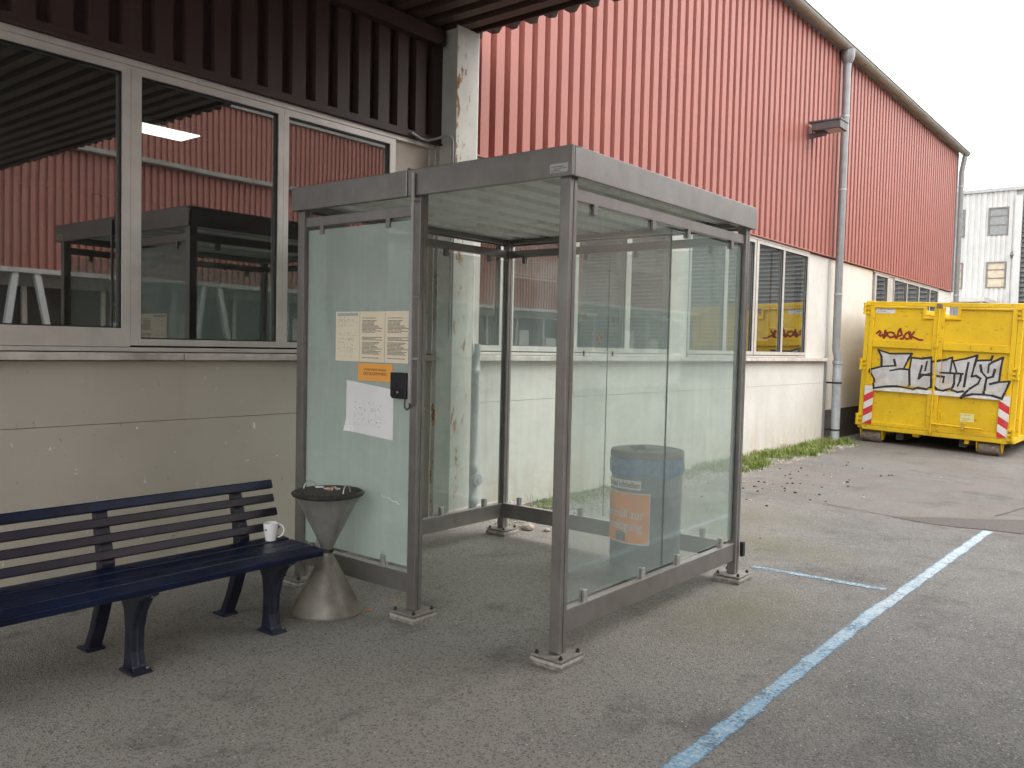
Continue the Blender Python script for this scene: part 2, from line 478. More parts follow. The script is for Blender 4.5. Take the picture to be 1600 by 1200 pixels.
WHITE_CHINA = plain('white_china', (.78, .77, .75), .16, 0, .02, 8)
RUST_WHITE = m_rusty_paint()
PIPE_GREY = plain('zinc_pipe', (.40, .425, .45), .42, .35, .10, 10, streak=.2)
PIPE_DARK = plain('grey_pipe', (.27, .275, .275), .42, .3, .08, 8, streak=.15)
GUTTER = plain('gutter_zinc', (.30, .295, .26), .5, .3, .10, 6, streak=.1)
WHITE_PIPE = plain('white_pipe', (.66, .66, .64), .4, 0, .06, 12)
YELLOW = m_yellow()

# ================================================================ ground
def ground_z(x, y):
    k = max(0.0, min(1.0, (y - 8.5) / 6.0)); k = k * k * (3 - 2 * k)
    return -0.033 * max(-2.0, min(6.0, x + 4.65)) * k if x > -4.65 else 0.0

def sheet(pts_fn, nx, ny):
    mb = MB()
    vs = [pts_fn(i, j) for j in range(ny + 1) for i in range(nx + 1)]
    fs = [(j * (nx + 1) + i, j * (nx + 1) + i + 1, (j + 1) * (nx + 1) + i + 1, (j + 1) * (nx + 1) + i) for j in range(ny) for i in range(nx)]
    return mb.add(vs, fs)

gx = [-160, -60, -30, -12, -6] + [-5.5 + .5 * i for i in range(40)] + [16, 30, 60, 160]
gy = [-160, -60, -25, -10] + [-5 + .5 * i for i in range(60)] + [26, 30, 40, 60, 100, 250]
g = sheet(lambda i, j: (gx[i], gy[j], ground_z(gx[i], gy[j])), len(gx) - 1, len(gy) - 1)
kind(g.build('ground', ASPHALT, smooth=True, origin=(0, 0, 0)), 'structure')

# worn blue and white line paint
def m_line(name, blue_amt, wear):
    t = NT(name)
    n = t.noise(38, 6, .72); n2 = t.noise(5, 4); n3 = t.noise(1.1, 3, loc=(2, 5, 0))
    x, y, z = t.sep()
    b = t.ramp(t.math('ADD', t.math('ADD', n3, t.math('MULTIPLY', n2, .5)), t.math('MULTIPLY', t.ramp(y, 2.6, 8.4), 1 - blue_amt)), .72, 1.12)
    c = t.mix(b, (.21, .37, .50), (.37, .455, .51))
    c = t.mix(t.math('MULTIPLY', t.ramp(n, .47, .62), .6), c, (.58, .61, .62))
    c = t.mix(t.math('MULTIPLY', t.ramp(t.noise(150, 3), .5, .75), .4), c, (.16, .15, .14))
    at = t.n('ShaderNodeAttribute', attribute_name='mid')
    c = t.mix(t.math('MULTIPLY', t.ramp(at.outputs['Fac'], .75, .1), .5), c, (.20, .36, .50))
    edge = t.math('MULTIPLY', t.math('SUBTRACT', t.ramp(at.outputs['Fac'], 0, .55), 1), .35)
    keep = t.ramp(t.math('ADD', t.math('ADD', t.noise(60, 5, .75), edge), t.math('MULTIPLY', t.math('SUBTRACT', n2, .5), .5)), wear - .16, wear + .16)
    bs = t.pbr(c, .7, 0, None, .3)
    tr = t.n('ShaderNodeBsdfTransparent')
    mx = t.n('ShaderNodeMixShader'); t.put(mx.inputs[0], keep); t.put(mx.inputs[1], tr.outputs[0]); t.put(mx.inputs[2], bs)
    return t.done(mx.outputs[0])
LINE_A = m_line('line_paint_blue_white', .40, .38)
LINE_B = m_line('line_paint_faded_cyan', .8, .47)
def strip(name, path, w, mat, z=.004, jag=.008, step=.12):
    mb = MB(); L = []; 
    pts = []
    for (x0, y0), (x1, y1) in zip(path, path[1:]):
        n = max(1, int(math.hypot(x1 - x0, y1 - y0) / step))
        pts += [(x0 + (x1 - x0) * k / n, y0 + (y1 - y0) * k / n) for k in range(n)]
    pts.append(path[-1])
    for i, p in enumerate(pts):
        a = pts[max(0, i - 1)]; b = pts[min(len(pts) - 1, i + 1)]
        d = Vector((b[0] - a[0], b[1] - a[1])).normalized(); nrm = Vector((-d.y, d.x))
        for s in (-1, 0, 1):
            q = Vector(p) + nrm * s * (w / 2 + random.uniform(-jag, jag))
            L.append((q.x, q.y, ground_z(q.x, q.y) + z))
    mb.add(L, [(3 * i + k, 3 * i + k + 1, 3 * i + k + 4, 3 * i + k + 3) for i in range(len(pts) - 1) for k in (0, 1)])
    ob = mb.build(name, mat)
    at = ob.data.attributes.new('mid', 'FLOAT', 'POINT')
    for i in range(len(ob.data.vertices)): at.data[i].value = 1.0 if i % 3 == 1 else 0.0
    return ob
o = kind(strip('painted_line', [(-1.43, -1.5), (-1.43, 2.5), (-1.44, 5.0), (-1.37, 8.5)], .118, LINE_A, jag=.006), 'structure')
o = kind(strip('painted_line', [(-2.42, 5.83), (-1.52, 5.87)], .105, LINE_B, .0045, .004), 'structure')
PATCH = plain('dark_asphalt', (.105, .092, .086), .85, 0, .2, 40, .4, 160, spec=.3)
SOIL = plain('soil', (.12, .098, .072), .95, 0, .35, 16, .8, 60)
pp = [(-2.2, 8.57), (-1.98, 8.50), (-1.8, 8.47), (-1.6, 8.50), (-1.4, 8.565), (-1.1, 8.6), (-.5, 8.72), (-.5, 9.7), (-1.0, 9.5), (-1.25, 9.36), (-1.5, 9.12), (-1.8, 8.93), (-2.02, 8.72)]
kind(MB().add([(x, y, ground_z(x, y) + .0042) for x, y in pp], [tuple(range(len(pp)))]).build('asphalt_patch', PATCH), 'structure')
kind(strip('asphalt_crack', [(-1.46, 9.42), (-1.40, 9.75), (-1.33, 10.3), (-1.2, 11.2)], .022, PATCH, .005, .006, .06), 'structure')
kind(strip('asphalt_crack', [(-3.3, 8.75), (-2.9, 8.8), (-2.4, 8.66), (-2.18, 8.57)], .014, PATCH, .005, .005, .06), 'structure')
# damp ring stain at the shelter's far foot is part of the asphalt mottling
mb = MB()
ys = [5.9 + .15 * i for i in range(63)]
edge = [-4.74 + .09 * math.sin(y * 2.3) + random.uniform(-.04, .04) for y in ys]
vs = []
for y, e in zip(ys, edge): vs += [(-5.03, y, .012), (e, y, .0045)]
kind(mb.add(vs, [(2 * i, 2 * i + 1, 2 * i + 3, 2 * i + 2) for i in range(len(ys) - 1)]).build('soil_strip', SOIL), 'structure')

# ================================================================ the red hall
XW = -5.04
hall = thing('factory_hall', (XW, 10, 0), 'long factory hall with red ribbed cladding above a window band and pale concrete wall', 'building')
JT = .003
def wall_panel(y0, y1, z0, z1, x1=XW, mat=WALL):
    return MB().box(x1 - .14, x1, y0 + JT / 2, y1 - JT / 2, z0 + JT / 2, z1 - JT / 2).build('wall_panel', mat, hall, bevel=.0012)
ysplit = [-6.0, -3.2, .6, 5.3, 9.8, 15.0]
for a, b in zip(ysplit, ysplit[1:]):
    mt = WALL_SHADED if b < 5.4 else WALL
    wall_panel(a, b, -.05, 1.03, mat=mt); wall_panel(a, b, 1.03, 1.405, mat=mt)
# backing behind the joints
MB().box(XW - .20, XW - .145, -6, 15.0, -.05, 1.405).build('wall_core', plain('joint_mortar', (.26, .235, .20), .9), hall)
# plain bay beyond the downpipe, with dark plinth
wall_panel(15.0, 17.55, .545, 3.19)
PLINTH = plain('plinth_paint', (.085, .075, .068), .8, 0, .15, 8, .2, 60)
MB().box(XW - .14, XW - .012, 15.003, 24.4, -.2, .54).build('plinth', PLINTH, hall)
wall_panel(17.55, 23.1, .545, 1.45); wall_panel(23.1, 24.4, .545, 3.19)
# piers between window groups
for a, b in ((14.02, 14.99), (9.36, 9.80)):
    MB().box(XW - .12, XW - .004, a, b, 1.46, 3.19).build('wall_pier', WALL, hall, bevel=.004)
MB().box(XW - .12, XW - .004, 18.66, 19.03, 1.46, 3.19).build('wall_pier', ALU, hall)
MB().box(XW - .12, XW - .02, 4.73, 5.19, 1.46, 3.19).build('infill_panel', PANEL, hall)
MB().box(XW - .05, XW + .004, 5.12, 5.19, 1.46, 3.19).build('panel_strip', ALU, hall)
MB().box(XW - .12, XW - .004, 5.19, 5.66, 1.46, 3.19).build('wall_pier', WALL, hall)

def blind_mesh(y0, y1, z0, z1, parent, tilt=.6):
    mb = MB(); z = z1
    while z > z0:
        mb.add([(XW - .19, y0, z), (XW - .19, y1, z), (XW - .202, y1, z - .029), (XW - .202, y0, z - .029)], [(0, 1, 2, 3)])
        z -= .032
    mb.box(XW - .215, XW - .19, y0, y1, z0 - .03, z0 - .012)
    return kind(mb.build('window_blind', BLIND, parent), 'stuff')

def window(y0, y1, z0=1.55, z1=3.12, fl=.045, fr=.045, blind=None, fb=.05, ft=.045):
    a, b, c, d = y0 - fl, y1 + fr, z0 - fb, z1 + ft
    xo, xi = XW + .012, XW - .07
    mb = MB()
    mb.box(xi, xo, a + .001, b - .001, c, z0).box(xi, xo, a + .001, b - .001, z1, d)
    mb.box(xi, xo, a + .001, y0, z0, z1).box(xi, xo, y1, b - .001, z0, z1)
    w = mb.build('window', ALU, hall)
    g = MB()
    t = .008
    g.box(XW - .012, XW + .002, y0, y0 + t, z0, z1).box(XW - .012, XW + .002, y1 - t, y1, z0, z1)
    g.box(XW - .012, XW + .002, y0 + t, y1 - t, z0, z0 + t).box(XW - .012, XW + .002, y0 + t, y1 - t, z1 - t, z1)
    g.build('gasket', BLACK, w)
    MB().add([(XW - .02, y0, z0), (XW - .02, y1, z0), (XW - .02, y1, z1), (XW - .02, y0, z1)], [(0, 1, 2, 3)]).build('pane', WIN_GLASS, w)
    if blind: blind_mesh(y0 + .01, y1 - .01, blind, z1 - .01, w)
    return w
window(-3.05, -2.05); window(-1.95, -.95); window(-.86, .12); window(.22, .86, fr=.04)
window(.95, 2.515, 1.602, fl=.04, fr=.052, fb=.111)
window(2.633, 3.618, 1.54, 3.12, fl=.066, fr=.043, fb=.04)
window(3.704, 4.664, 1.54, 3.12, fl=.043, fr=.06, fb=.04)
window(5.77, 6.06, fl=.10, fr=.09)
window(6.26, 7.24, fl=.11, fr=.045, blind=2.25)
window(7.33, 8.28, fl=.045, fr=.05)
window(8.38, 9.31, fl=.05, fr=.05, blind=2.5)
window(9.85, 10.83, fl=.05, fr=.05, blind=2.1)
window(10.93, 11.80, fl=.05, fr=.05, blind=2.3)
window(11.96, 12.90, fl=.08, fr=.03, blind=1.75)
window(12.96, 13.95, fl=.03, fr=.065, blind=1.95)
window(17.80, 18.58, fl=.10, fr=.08, blind=1.7)
for a, b in ((19.10, 20.08), (20.14, 21.12), (21.18, 22.14), (22.20, 22.95)): window(a, b, fl=.03, fr=.03, blind=1.7)
MB().box(XW - .12, XW - .03, 17.55, 17.69, 1.46, 3.19).build('wall_pier', PIPE_DARK, hall)
MB().box(XW - .12, XW - .004, 22.985, 23.10, 1.46, 3.19).build('wall_pier', ALU, hall)
# continuous head, bottom rail and sill
def run(name, mat, pieces, x0, x1, z0, z1, bevel=.003):
    for a, b in pieces: MB().box(x0, x1, a + .0015, b - .0015, z0, z1).build(name, mat, hall, bevel=bevel)
run('head_trim', ALU, [(-3.2, .6), (.6, 3.0), (3.0, 5.16), (5.7, 9.3), (9.9, 14.0), (17.6, 23.0)], XW - .06, XW + .018, 3.167, 3.205)
run('bottom_rail', ALU, [(-3.2, .6), (.6, 5.16), (5.7, 9.31), (9.81, 14.0)], XW - .07, XW + .022, 1.462, 1.488)
run('window_sill', SILL, [(-6, -2.6), (-2.6, -.1), (-.1, 2.885), (2.89, 5.17)], XW - .10, XW + .075, 1.410, 1.456, .006)
run('window_sill', SILL, [(5.66, 9.8), (9.8, 14.93)], XW - .10, XW + .085, 1.408, 1.458, .006)
run('window_sill', SILL, [(17.6, 23.1)], XW - .10, XW + .06, 1.452, 1.475)

# ribbed cladding, one metre sheets
def clad_mesh(name, h, depth=.060, pitch=.2, n=5, flat=.112):
    prof = []
    for k in range(n):
        y = k * pitch
        prof += [(y, -depth), (y + .010, 0), (y + .010 + flat, 0), (y + .020 + flat, -depth)]
    prof.append((n * pitch + .004, -depth))
    vs = [(x, y, 0) for y, x in prof] + [(x, y, h) for y, x in prof]
    N = len(prof)
    me = bpy.data.meshes.new(name)
    me.from_pydata(vs, [], [(i, i + 1, i + 1 + N, i + N) for i in range(N - 1)])
    return me
CZ0, CZ1 = 3.225, 6.74
def clad_run(y0, y1, z0, z1, mat, x=XW + .035, parent=hall):
    me = clad_mesh('cladding_sheet', z1 - z0); me.materials.append(mat)
    y = y0
    while y < y1 - .01:
        link('cladding_sheet', me, None, (x + random.uniform(-.0015, .0015), y, z0), parent)
        y += 1.0
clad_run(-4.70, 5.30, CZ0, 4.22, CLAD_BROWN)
clad_run(5.30, 24.30, CZ0, CZ1, CLAD_RED)
clad_run(-4.70, 5.30, 4.32, CZ1, CLAD_RED)
MB().box(XW - .10, XW - .035, -6, 24.3, 3.21, 6.8).build('cladding_core', DARK_ROOM, hall)
run('drip_trim', CLAD_BROWN, [(-4.7, .3), (.3, 5.25)], XW - .06, XW + .052, 3.19 + .016, 3.222)
run('drip_trim', CLAD_RED, [(5.30, 9.3), (9.3, 14.95), (15.0, 19.6), (19.6, 24.35)], XW - .06, XW + .05, 3.19 + .016, 3.222)
MB().box(XW + .037, XW + .045, -4.7, 5.2, 3.2225, 3.262).build('cladding_foot_trim', CLAD_BROWN, hall)
MB().box(XW + .037, XW + .115, -4.7, 5.16, 3.995, 4.118).build('wall_angle', CLAD_BROWN, hall)
# end corner trim, roof edge, far gable
MB().box(XW - .1, XW + .05, 24.31, 24.40, 3.2, 6.74).build('corner_trim', PIPE_DARK, hall)
MB().prism([(XW + .03, 6.74), (XW + .09, 6.90), (XW - 12, 8.2), (XW - 12, 6.74)], 'y', -6, 24.4).build('roof', plain('roof_grey', (.16, .155, .15), .8), hall)
MB().box(XW - 12, XW - .15, 24.28, 24.40, -.1, 6.73).build('gable_wall', WALL, hall)
# gutter and downpipes
gut = MB()
N = 8; prof = [(XW + .155 + .088 * math.cos(math.pi + math.pi * k / N), 6.80 + .088 * math.sin(math.pi + math.pi * k / N)) for k in range(N + 1)]
prof2 = [(XW + .155 + .080 * math.cos(math.pi + math.pi * k / N), 6.802 + .080 * math.sin(math.pi + math.pi * k / N)) for k in range(N, -1, -1)]
gut.prism(prof + prof2, 'y', -6, 24.75)
gu = gut.build('gutter', GUTTER, hall, smooth=True)
y = -4.0
while y < 24.6:
    a = [(XW + .155 + .092 * math.cos(math.pi + math.pi * k / N), 6.80 + .092 * math.sin(math.pi + math.pi * k / N)) for k in range(N + 1)]
    b = [(XW + .155 + .086 * math.cos(math.pi + math.pi * k / N), 6.80 + .086 * math.sin(math.pi + math.pi * k / N)) for k in range(N, -1, -1)]
    MB().prism(a + b, 'y', y, y + .03).build('gutter_joint', GUTTER, gu, smooth=True)
    y += 1.0
MB().tube([(XW + .155 + .09, -6, 6.805), (XW + .155 + .09, 24.75, 6.805)], .011, 8).build('gutter_bead', GUTTER, gu, smooth=True)

def downpipe(y, xp, top, tilt=0):
    d = MB().lathe([(.115, .22), (.112, .10), (.075, 0)], (XW + .155, y, top - .28), 20).build('hopper', PIPE_DARK, hall, smooth=True)
    p = MB().tube([(XW + .155, y, top - .28), (XW + .145, y, top - .42), (xp, y, top - .62), (xp, y, 1.75), (xp, y, 1.62), (xp + .03, y, 1.50), (xp + .035, y, 1.40)], .066, 18).build('downpipe', PIPE_DARK, hall, smooth=True)
    for z in (4.35, 2.55, 5.6):
        MB().lathe([(.066, 0), (.073, .004), (.073, .03), (.066, .034)], (xp, y, z), 18).build('pipe_collar', PIPE_GREY, p, smooth=True)
    q = MB().lathe([(.086, 1.42), (.086, 1.36), (.076, 1.35), (.076, 1.12), (.080, 1.10), (.076, 1.08), (.076, 0.02), (.082, 0.0)], (xp + .035, y, 0), 20).build('standpipe', PIPE_GREY, hall, smooth=True)
    for z in (1.02, .20):
        c = MB().lathe([(.079, 0), (.084, 0), (.084, .03), (.079, .03)], (xp + .035, y, z), 18).box(XW - .01, xp, y - .012, y + .012, z, z + .03).build('pipe_bracket', BOLT, q)
downpipe(15.08, XW + .15, 6.80)
e = MB().tube([(XW + .155, 24.55, 6.7), (XW + .10, 24.52, 6.3), (XW + .10, 24.52, .0)], .07, 14).build('downpipe', PIPE_DARK, hall, smooth=True)
for z in (3.1, 5.9): MB().lathe([(.07, 0), (.078, .004), (.078, .04), (.07, .044)], (XW + .10, 24.52, z), 14).build('pipe_collar', PIPE_GREY, e, smooth=True)
MB().box(XW - .02, XW + .03, 14.945, 14.995, 0, 1.40).build('corner_bead', PIPE_DARK, hall)

# dark room behind the windows
rm = MB()
rm.add([(-5.3, -6, .02), (-11, -6, .02), (-11, 24, .02), (-5.3, 24, .02)], [(0, 1, 2, 3)])
rm.add([(-5.3, -6, 3.35), (-11, -6, 3.35), (-11, 24, 3.35), (-5.3, 24, 3.35)], [(0, 1, 2, 3)])
rm.add([(-11, -6, 0), (-11, 24, 0), (-11, 24, 3.4), (-11, -6, 3.4)], [(0, 1, 2, 3)])
for yy in (-6, 24): rm.add([(-11, yy, 0), (-5.2, yy, 0), (-5.2, yy, 3.4), (-11, yy, 3.4)], [(0, 1, 2, 3)])
kind(rm.build('interior_room', DARK_ROOM), 'structure')
# lit ceiling lamp inside, seen through the middle pane
cl = thing('ceiling_lamp', (-6.965, 3.775, 3.30), 'lit white ceiling lamp inside the hall, seen through the window', 'lamp')
LIT = NT('lit_diffuser'); em = LIT.n('ShaderNodeEmission'); em.inputs['Color'].default_value = (1, .97, .88, 1); em.inputs['Strength'].default_value = 2.2; LIT = LIT.done(em.outputs[0])
MB().box(-7.14, -6.79, 3.54, 4.11, 3.305, 3.349).build('housing', ALU, cl)
MB().box(-7.12, -6.81, 3.56, 4.09, 3.299, 3.3045).build('diffuser', LIT, cl)


# ================================================================ canopy between the halls
can = thing('canopy', (4, 5.3, 0), 'dark brown ribbed canopy roof overhead, carried on a rusty white steel column', 'canopy')
def deck_mesh(L, n=5, pitch=.2, depth=.05):
    prof = []
    for k in range(n):
        y = k * pitch
        prof += [(y, depth), (y + .02, 0), (y + .12, 0), (y + .14, depth)]
    prof.append((n * pitch + .002, depth))
    N = len(prof)
    me = bpy.data.meshes.new('soffit_sheet')
    me.from_pydata([(0, y, z) for y, z in prof] + [(L, y, z) for y, z in prof], [], [(i, i + 1, i + 1 + N, i + N) for i in range(N - 1)])
    return me
CX0, CX1 = XW + .04, 5.9
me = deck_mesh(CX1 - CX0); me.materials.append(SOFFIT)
for k in range(5): link('soffit_sheet', me, None, (CX0, 4.39 - k, 4.150 + random.uniform(-.002, .002)), can)
MB().box(CX0, CX1, 5.392, 5.41, 4.145, 4.19).build('edge_beam', SOFFIT, can)
# roof sheets with ribs across the edge, ends ragged
x = CX0
while x < CX1:
    prof = []
    for k in range(5):
        a = x + k * .2
        prof += [(a, 0), (a + .06, 0), (a + .085, .05), (a + .175, .05)]
    prof.append((x + 1.0, 0))
    vs = []
    for i, (a, z) in enumerate(prof): vs.append((a, 5.62 + random.uniform(-.015, .015), 4.200 + z))
    N = len(prof)
    vs += [(a, -.65, 4.200 + z) for a, z in prof]
    vs += [(a, b, c + .012) for a, b, c in vs]
    fs = [(i, i + 1, i + 1 + N, i + N) for i in range(N - 1)] + [(i + 2 * N, i + 3 * N, i + 1 + 3 * N, i + 1 + 2 * N) for i in range(N - 1)]
    fs += [(i, i + 2 * N, i + 1 + 2 * N, i + 1) for i in range(N - 1)]
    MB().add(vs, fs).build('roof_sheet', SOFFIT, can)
    x += 1.0
# H column
def column(x0, y0, hz):
    mb = MB()
    tf = .017
    P = [(x0 + .24, y0), (x0 + .24, y0 + .25), (x0 + .24 - tf, y0 + .25), (x0 + .24 - tf, y0 + .135), (x0 + tf, y0 + .135), (x0 + tf, y0 + .25), (x0, y0 + .25), (x0, y0), (x0 + tf, y0), (x0 + tf, y0 + .045), (x0 + .24 - tf, y0 + .045), (x0 + .24 - tf, y0)]
    return mb.prism(P, 'z', 0, hz)
column(XW + .004, 5.17, 4.148).build('column', RUST_WHITE, can, bevel=.003)
column(5.7, 5.17, 4.148).build('column', RUST_WHITE, can)
column(5.7, -.55, 4.148).build('column', RUST_WHITE, can)

# drain pipe beside the column
dr = thing('drain_pipe', (-4.87, 5.56, 0), 'pale grey drain pipe with round cleaning cap beside the rusty column', 'pipe')
MB().tube([(-4.88, 5.50, 4.2), (-4.88, 5.50, 1.60), (-4.88, 5.53, 1.50), (-4.88, 5.56, 1.42)], .022, 12).build('upper_pipe', WHITE_PIPE, dr, smooth=True)
MB().lathe([(.045, 1.56), (.045, 1.46), (.04, 1.45), (.04, 1.34), (.043, 1.335), (.043, 1.30), (.036, 1.29), (.036, .52), (.042, .51), (.042, .46), (.038, .45), (.038, .22), (.044, .21), (.044, .16), (.038, .15), (.038, 0)], (-4.88, 5.565, 0), 18).build('standpipe', PIPE_GREY, dr, smooth=True)
cp = MB().lathe([(.001, .078), (.022, .078), (.024, .066), (.052, .064), (.055, .05), (.055, .03), (.04, .02), (.04, 0)], (-4.88, 5.565, .375), 22, axis='x').build('cleaning_cap', PIPE_GREY, dr, smooth=True)
# bent cable conduit from the wall head to the column
cd = MB().tube([(-4.975, 4.84, 3.235), (-4.97, 4.95, 3.205), (-4.95, 5.00, 3.20), (-4.90, 5.04, 3.215), (-4.86, 5.10, 3.245), (-4.83, 5.135, 3.25), (-4.812, 5.150, 3.22), (-4.81, 5.152, 3.10), (-4.81, 5.152, 1.6)], .011, 10).build('cable_conduit', PIPE_DARK, smooth=True)
tag(cd, 'thin grey bent cable conduit running down the rusty column', 'conduit')

# white sign on the infill panel
sg = thing('sign_board', (XW, 5.0, 1.5), 'white sign with black letters on the wall behind the door post', 'sign')
SIGN_WHITE = plain('sign_white', (.80, .80, .79), .4, 0, .03, 6)
MB().box(XW + .004, XW + .010, 4.86, 5.115, 1.475, 1.80).build('board', SIGN_WHITE, sg)

# ================================================================ hall across the yard (seen mirrored in the windows)
opp = thing('opposite_hall', (13, 10, 0), 'red clad hall across the yard, seen mirrored in the window panes', 'building')
XO = 13.0
MB().box(XO, XO + .3, -10, 34, 0, 1.4).build('wall', WALL, opp)
me = clad_mesh('cladding_sheet', 3.2); me.materials.append(CLAD_OPP)
def flip(me):
    for v in me.vertices: v.co.x = -v.co.x
flip(me)
for k in range(44): link('cladding_sheet', me, None, (XO - .03, -10 + k, 3.2), opp)
me2 = clad_mesh('cladding_sheet', 2.6); me2.materials.append(CLAD_OPP); flip(me2)
for k in range(44): link('cladding_sheet', me2, None, (XO + 2.0, -10 + k, 6.55), opp)
MB().prism([(XO - .25, 6.40), (XO - .25, 6.52), (XO + 2.1, 6.75), (XO + 2.1, 6.55)], 'y', -10, 34).build('lower_roof', GUTTER, opp)
MB().box(XO + 1.9, XO + 14, -10, 34, 9.15, 9.3).build('roof', GUTTER, opp)
MB().box(XO - .04, XO + .2, -10, 34, 2.78, 3.19).build('window_head', plain('pale_lintel', (.55, .54, .50), .7), opp)
MB().box(XO + .1, XO + .2, -10, 34, 1.4, 2.78).build('glazing', plain('dark_glazing', (.05, .055, .055), .15), opp)
PALE = plain('pale_blind', (.62, .63, .56), .6)
for k in range(22):
    y = -9 + k * 2
    MB().box(XO - .0, XO + .09, y, y + .12, 1.405, 2.775).build('window_post', ALU, opp)
    if k % 3: MB().box(XO + .04, XO + .09, y + .3, y + 1.0, 1.405, 1.95 + .3 * (k % 2)).build('lowered_blind', PALE, opp)
for k in range(7):
    y = -7 + 5 * k
    MB().prism([(y, 0), (y + .14, 0), (y + .62, 3.15), (y + .48, 3.15)], 'x', XO - .9, XO - .76).build('slanted_strut', WHITE_PIPE, opp)
    MB().prism([(y + 1.5, 0), (y + 1.64, 0), (y + 1.06, 3.15), (y + .92, 3.15)], 'x', XO - .9, XO - .76).build('slanted_strut', WHITE_PIPE, opp)
MB().box(XO - .95, XO - .05, -10, 34, 3.05, 3.16).build('strut_beam', ALU, opp)

# ================================================================ white building at the end of the yard
WH = plain('white_cladding', (.56, .55, .53), .6, 0, .06, 2, streak=.18)
off = thing('office_block', (-8, 50, 0), 'white ribbed industrial block with grey windows behind the yellow container', 'building')
WY = 50.0
FAR_FRAME = plain('far_frame', (.20, .18, .165), .6)
wins = [(-8.72, -7.80), (-12.72, -11.80), (-10.72, -9.80)]
zs = [(7.80, 9.25), (5.10, 6.46), (2.3, 3.7)]
def ribbed(x0, x1, z0, z1):
    n = max(1, round((x1 - x0) / .25)); p = (x1 - x0) / n
    prof = []
    for k in range(n):
        a = x0 + k * p
        prof += [(a, WY), (a + .02, WY - .04), (a + p * .6, WY - .04), (a + p * .6 + .02, WY)]
    prof.append((x1, WY)); N = len(prof)
    MB().add([(a, b, z0) for a, b in prof] + [(a, b, z1) for a, b in prof], [(i, i + 1, i + 1 + N, i + N) for i in range(N - 1)]).build('cladding_sheet', WH, off)
xs = sorted([x for w in wins for x in w]); cols = [(-15, xs[0])] + [(xs[i], xs[i + 1]) for i in range(len(xs) - 1)] + [(xs[-1], -7.48)]
isw = {w[0] for w in wins}
WGREY = plain('far_window_grey', (.26, .27, .27), .35); WCREAM = plain('far_window_blind', (.58, .49, .36), .6)
for a, b in cols:
    if a in isw:
        zz = [0.0] + [z for p in sorted(zs) for z in p] + [10.05]
        for i in range(0, len(zz), 2): ribbed(a, b, zz[i], zz[i + 1])
        for k, (c, d) in enumerate(zs):
            f = MB()
            t = .07
            f.box(a, b, WY - .06, WY + .05, c, c + t).box(a, b, WY - .06, WY + .05, d - t, d).box(a, a + t, WY - .06, WY + .05, c + t, d - t).box(b - t, b, WY - .06, WY + .05, c + t, d - t)
            f.box(a + t, b - t, WY - .03, WY + .05, c + (d - c) * .36, c + (d - c) * .36 + .05).box(a + t, b - t, WY - .03, WY + .05, c + (d - c) * .68, c + (d - c) * .68 + .05)
            w = f.build('window', FAR_FRAME, off)
            MB().box(a + t, b - t, WY + .0, WY + .02, c + t, d - t).build('pane', WGREY if k == 0 else WCREAM, w)
    else: ribbed(a, b, 0, 10.05)
MB().box(-7.48, -7.17, WY - .25, WY + .1, 0, 9.75).build('pilaster', WH, off)
LOUV = plain('louvre_grey', (.17, .17, .17), .5)
for k in range(38): MB().prism([(WY - .12, .15 + k * .25), (WY - .02, .24 + k * .25), (WY, .24 + k * .25), (WY - .1, .13 + k * .25)], 'x', -7.16, 42).build('louvre_slat', LOUV, off)
MB().box(-7.16, 42, WY + .02, WY + .1, 0, 9.75).build('louvre_back', LOUV, off)
MB().box(-15.2, 42.2, WY - .15, WY + 12, 10.05, 10.22).build('parapet', plain('parapet_grey', (.42, .42, .42), .6), off)
MB().box(-15, 42, WY + .12, WY + 12, 0, 10.04).build('core', WH, off)
por = MB().box(-10.6, -8.2, WY - 3.0, WY - .05, 4.25, 4.45).box(-10.5, -10.4, WY - 2.9, WY - 2.8, 0, 4.25).box(-8.4, -8.3, WY - 2.9, WY - 2.8, 0, 4.25)
por.build('porch_roof', WH, off)
MB().prism([(WY - .3, 6.75), (WY - .05, 6.95), (WY - .05, 6.6)], 'x', -7.62, -7.45).build('flood_light', LOUV, off)

# ================================================================ smokers' shelter
X0, X1, Y0, Y1 = -4.461, -2.321, 3.310, 5.459
ZF0, ZF1 = 2.358, 2.503
PW = .06
sh = thing('smoking_shelter', ((X0 + X1) / 2, (Y0 + Y1) / 2, 0), 'grey steel and glass smoking shelter standing in front of the hall', 'shelter')
px0, px1 = X0 + .03, X1 - .03          # outer post faces
py0, py1 = Y0 + .03, Y1 - .03
posts = {'A': (px1 - PW, py0), 'B': (px1 - PW, py1 - PW), 'C': (-3.41, py0), 'D': (px0, py0), 'E': (px0, py1 - PW)}
GALV_PALE = plain('pale_levelling_plate', (.42, .40, .36), .6, .2, .2, 30, .2, 90, dirt=(.24, .20, .15), dirt_amt=.6)
def post_mb(x, y):
    g = .004                             # two facing profiles with a groove between them
    return MB().box(x, x + PW, y, y + PW / 2 - g, .052, ZF1 - .012).box(x + .004, x + PW - .004, y + PW / 2 - g, y + PW / 2 + g, .052, ZF1 - .02).box(x, x + PW, y + PW / 2 + g, y + PW, .052, ZF1 - .012)
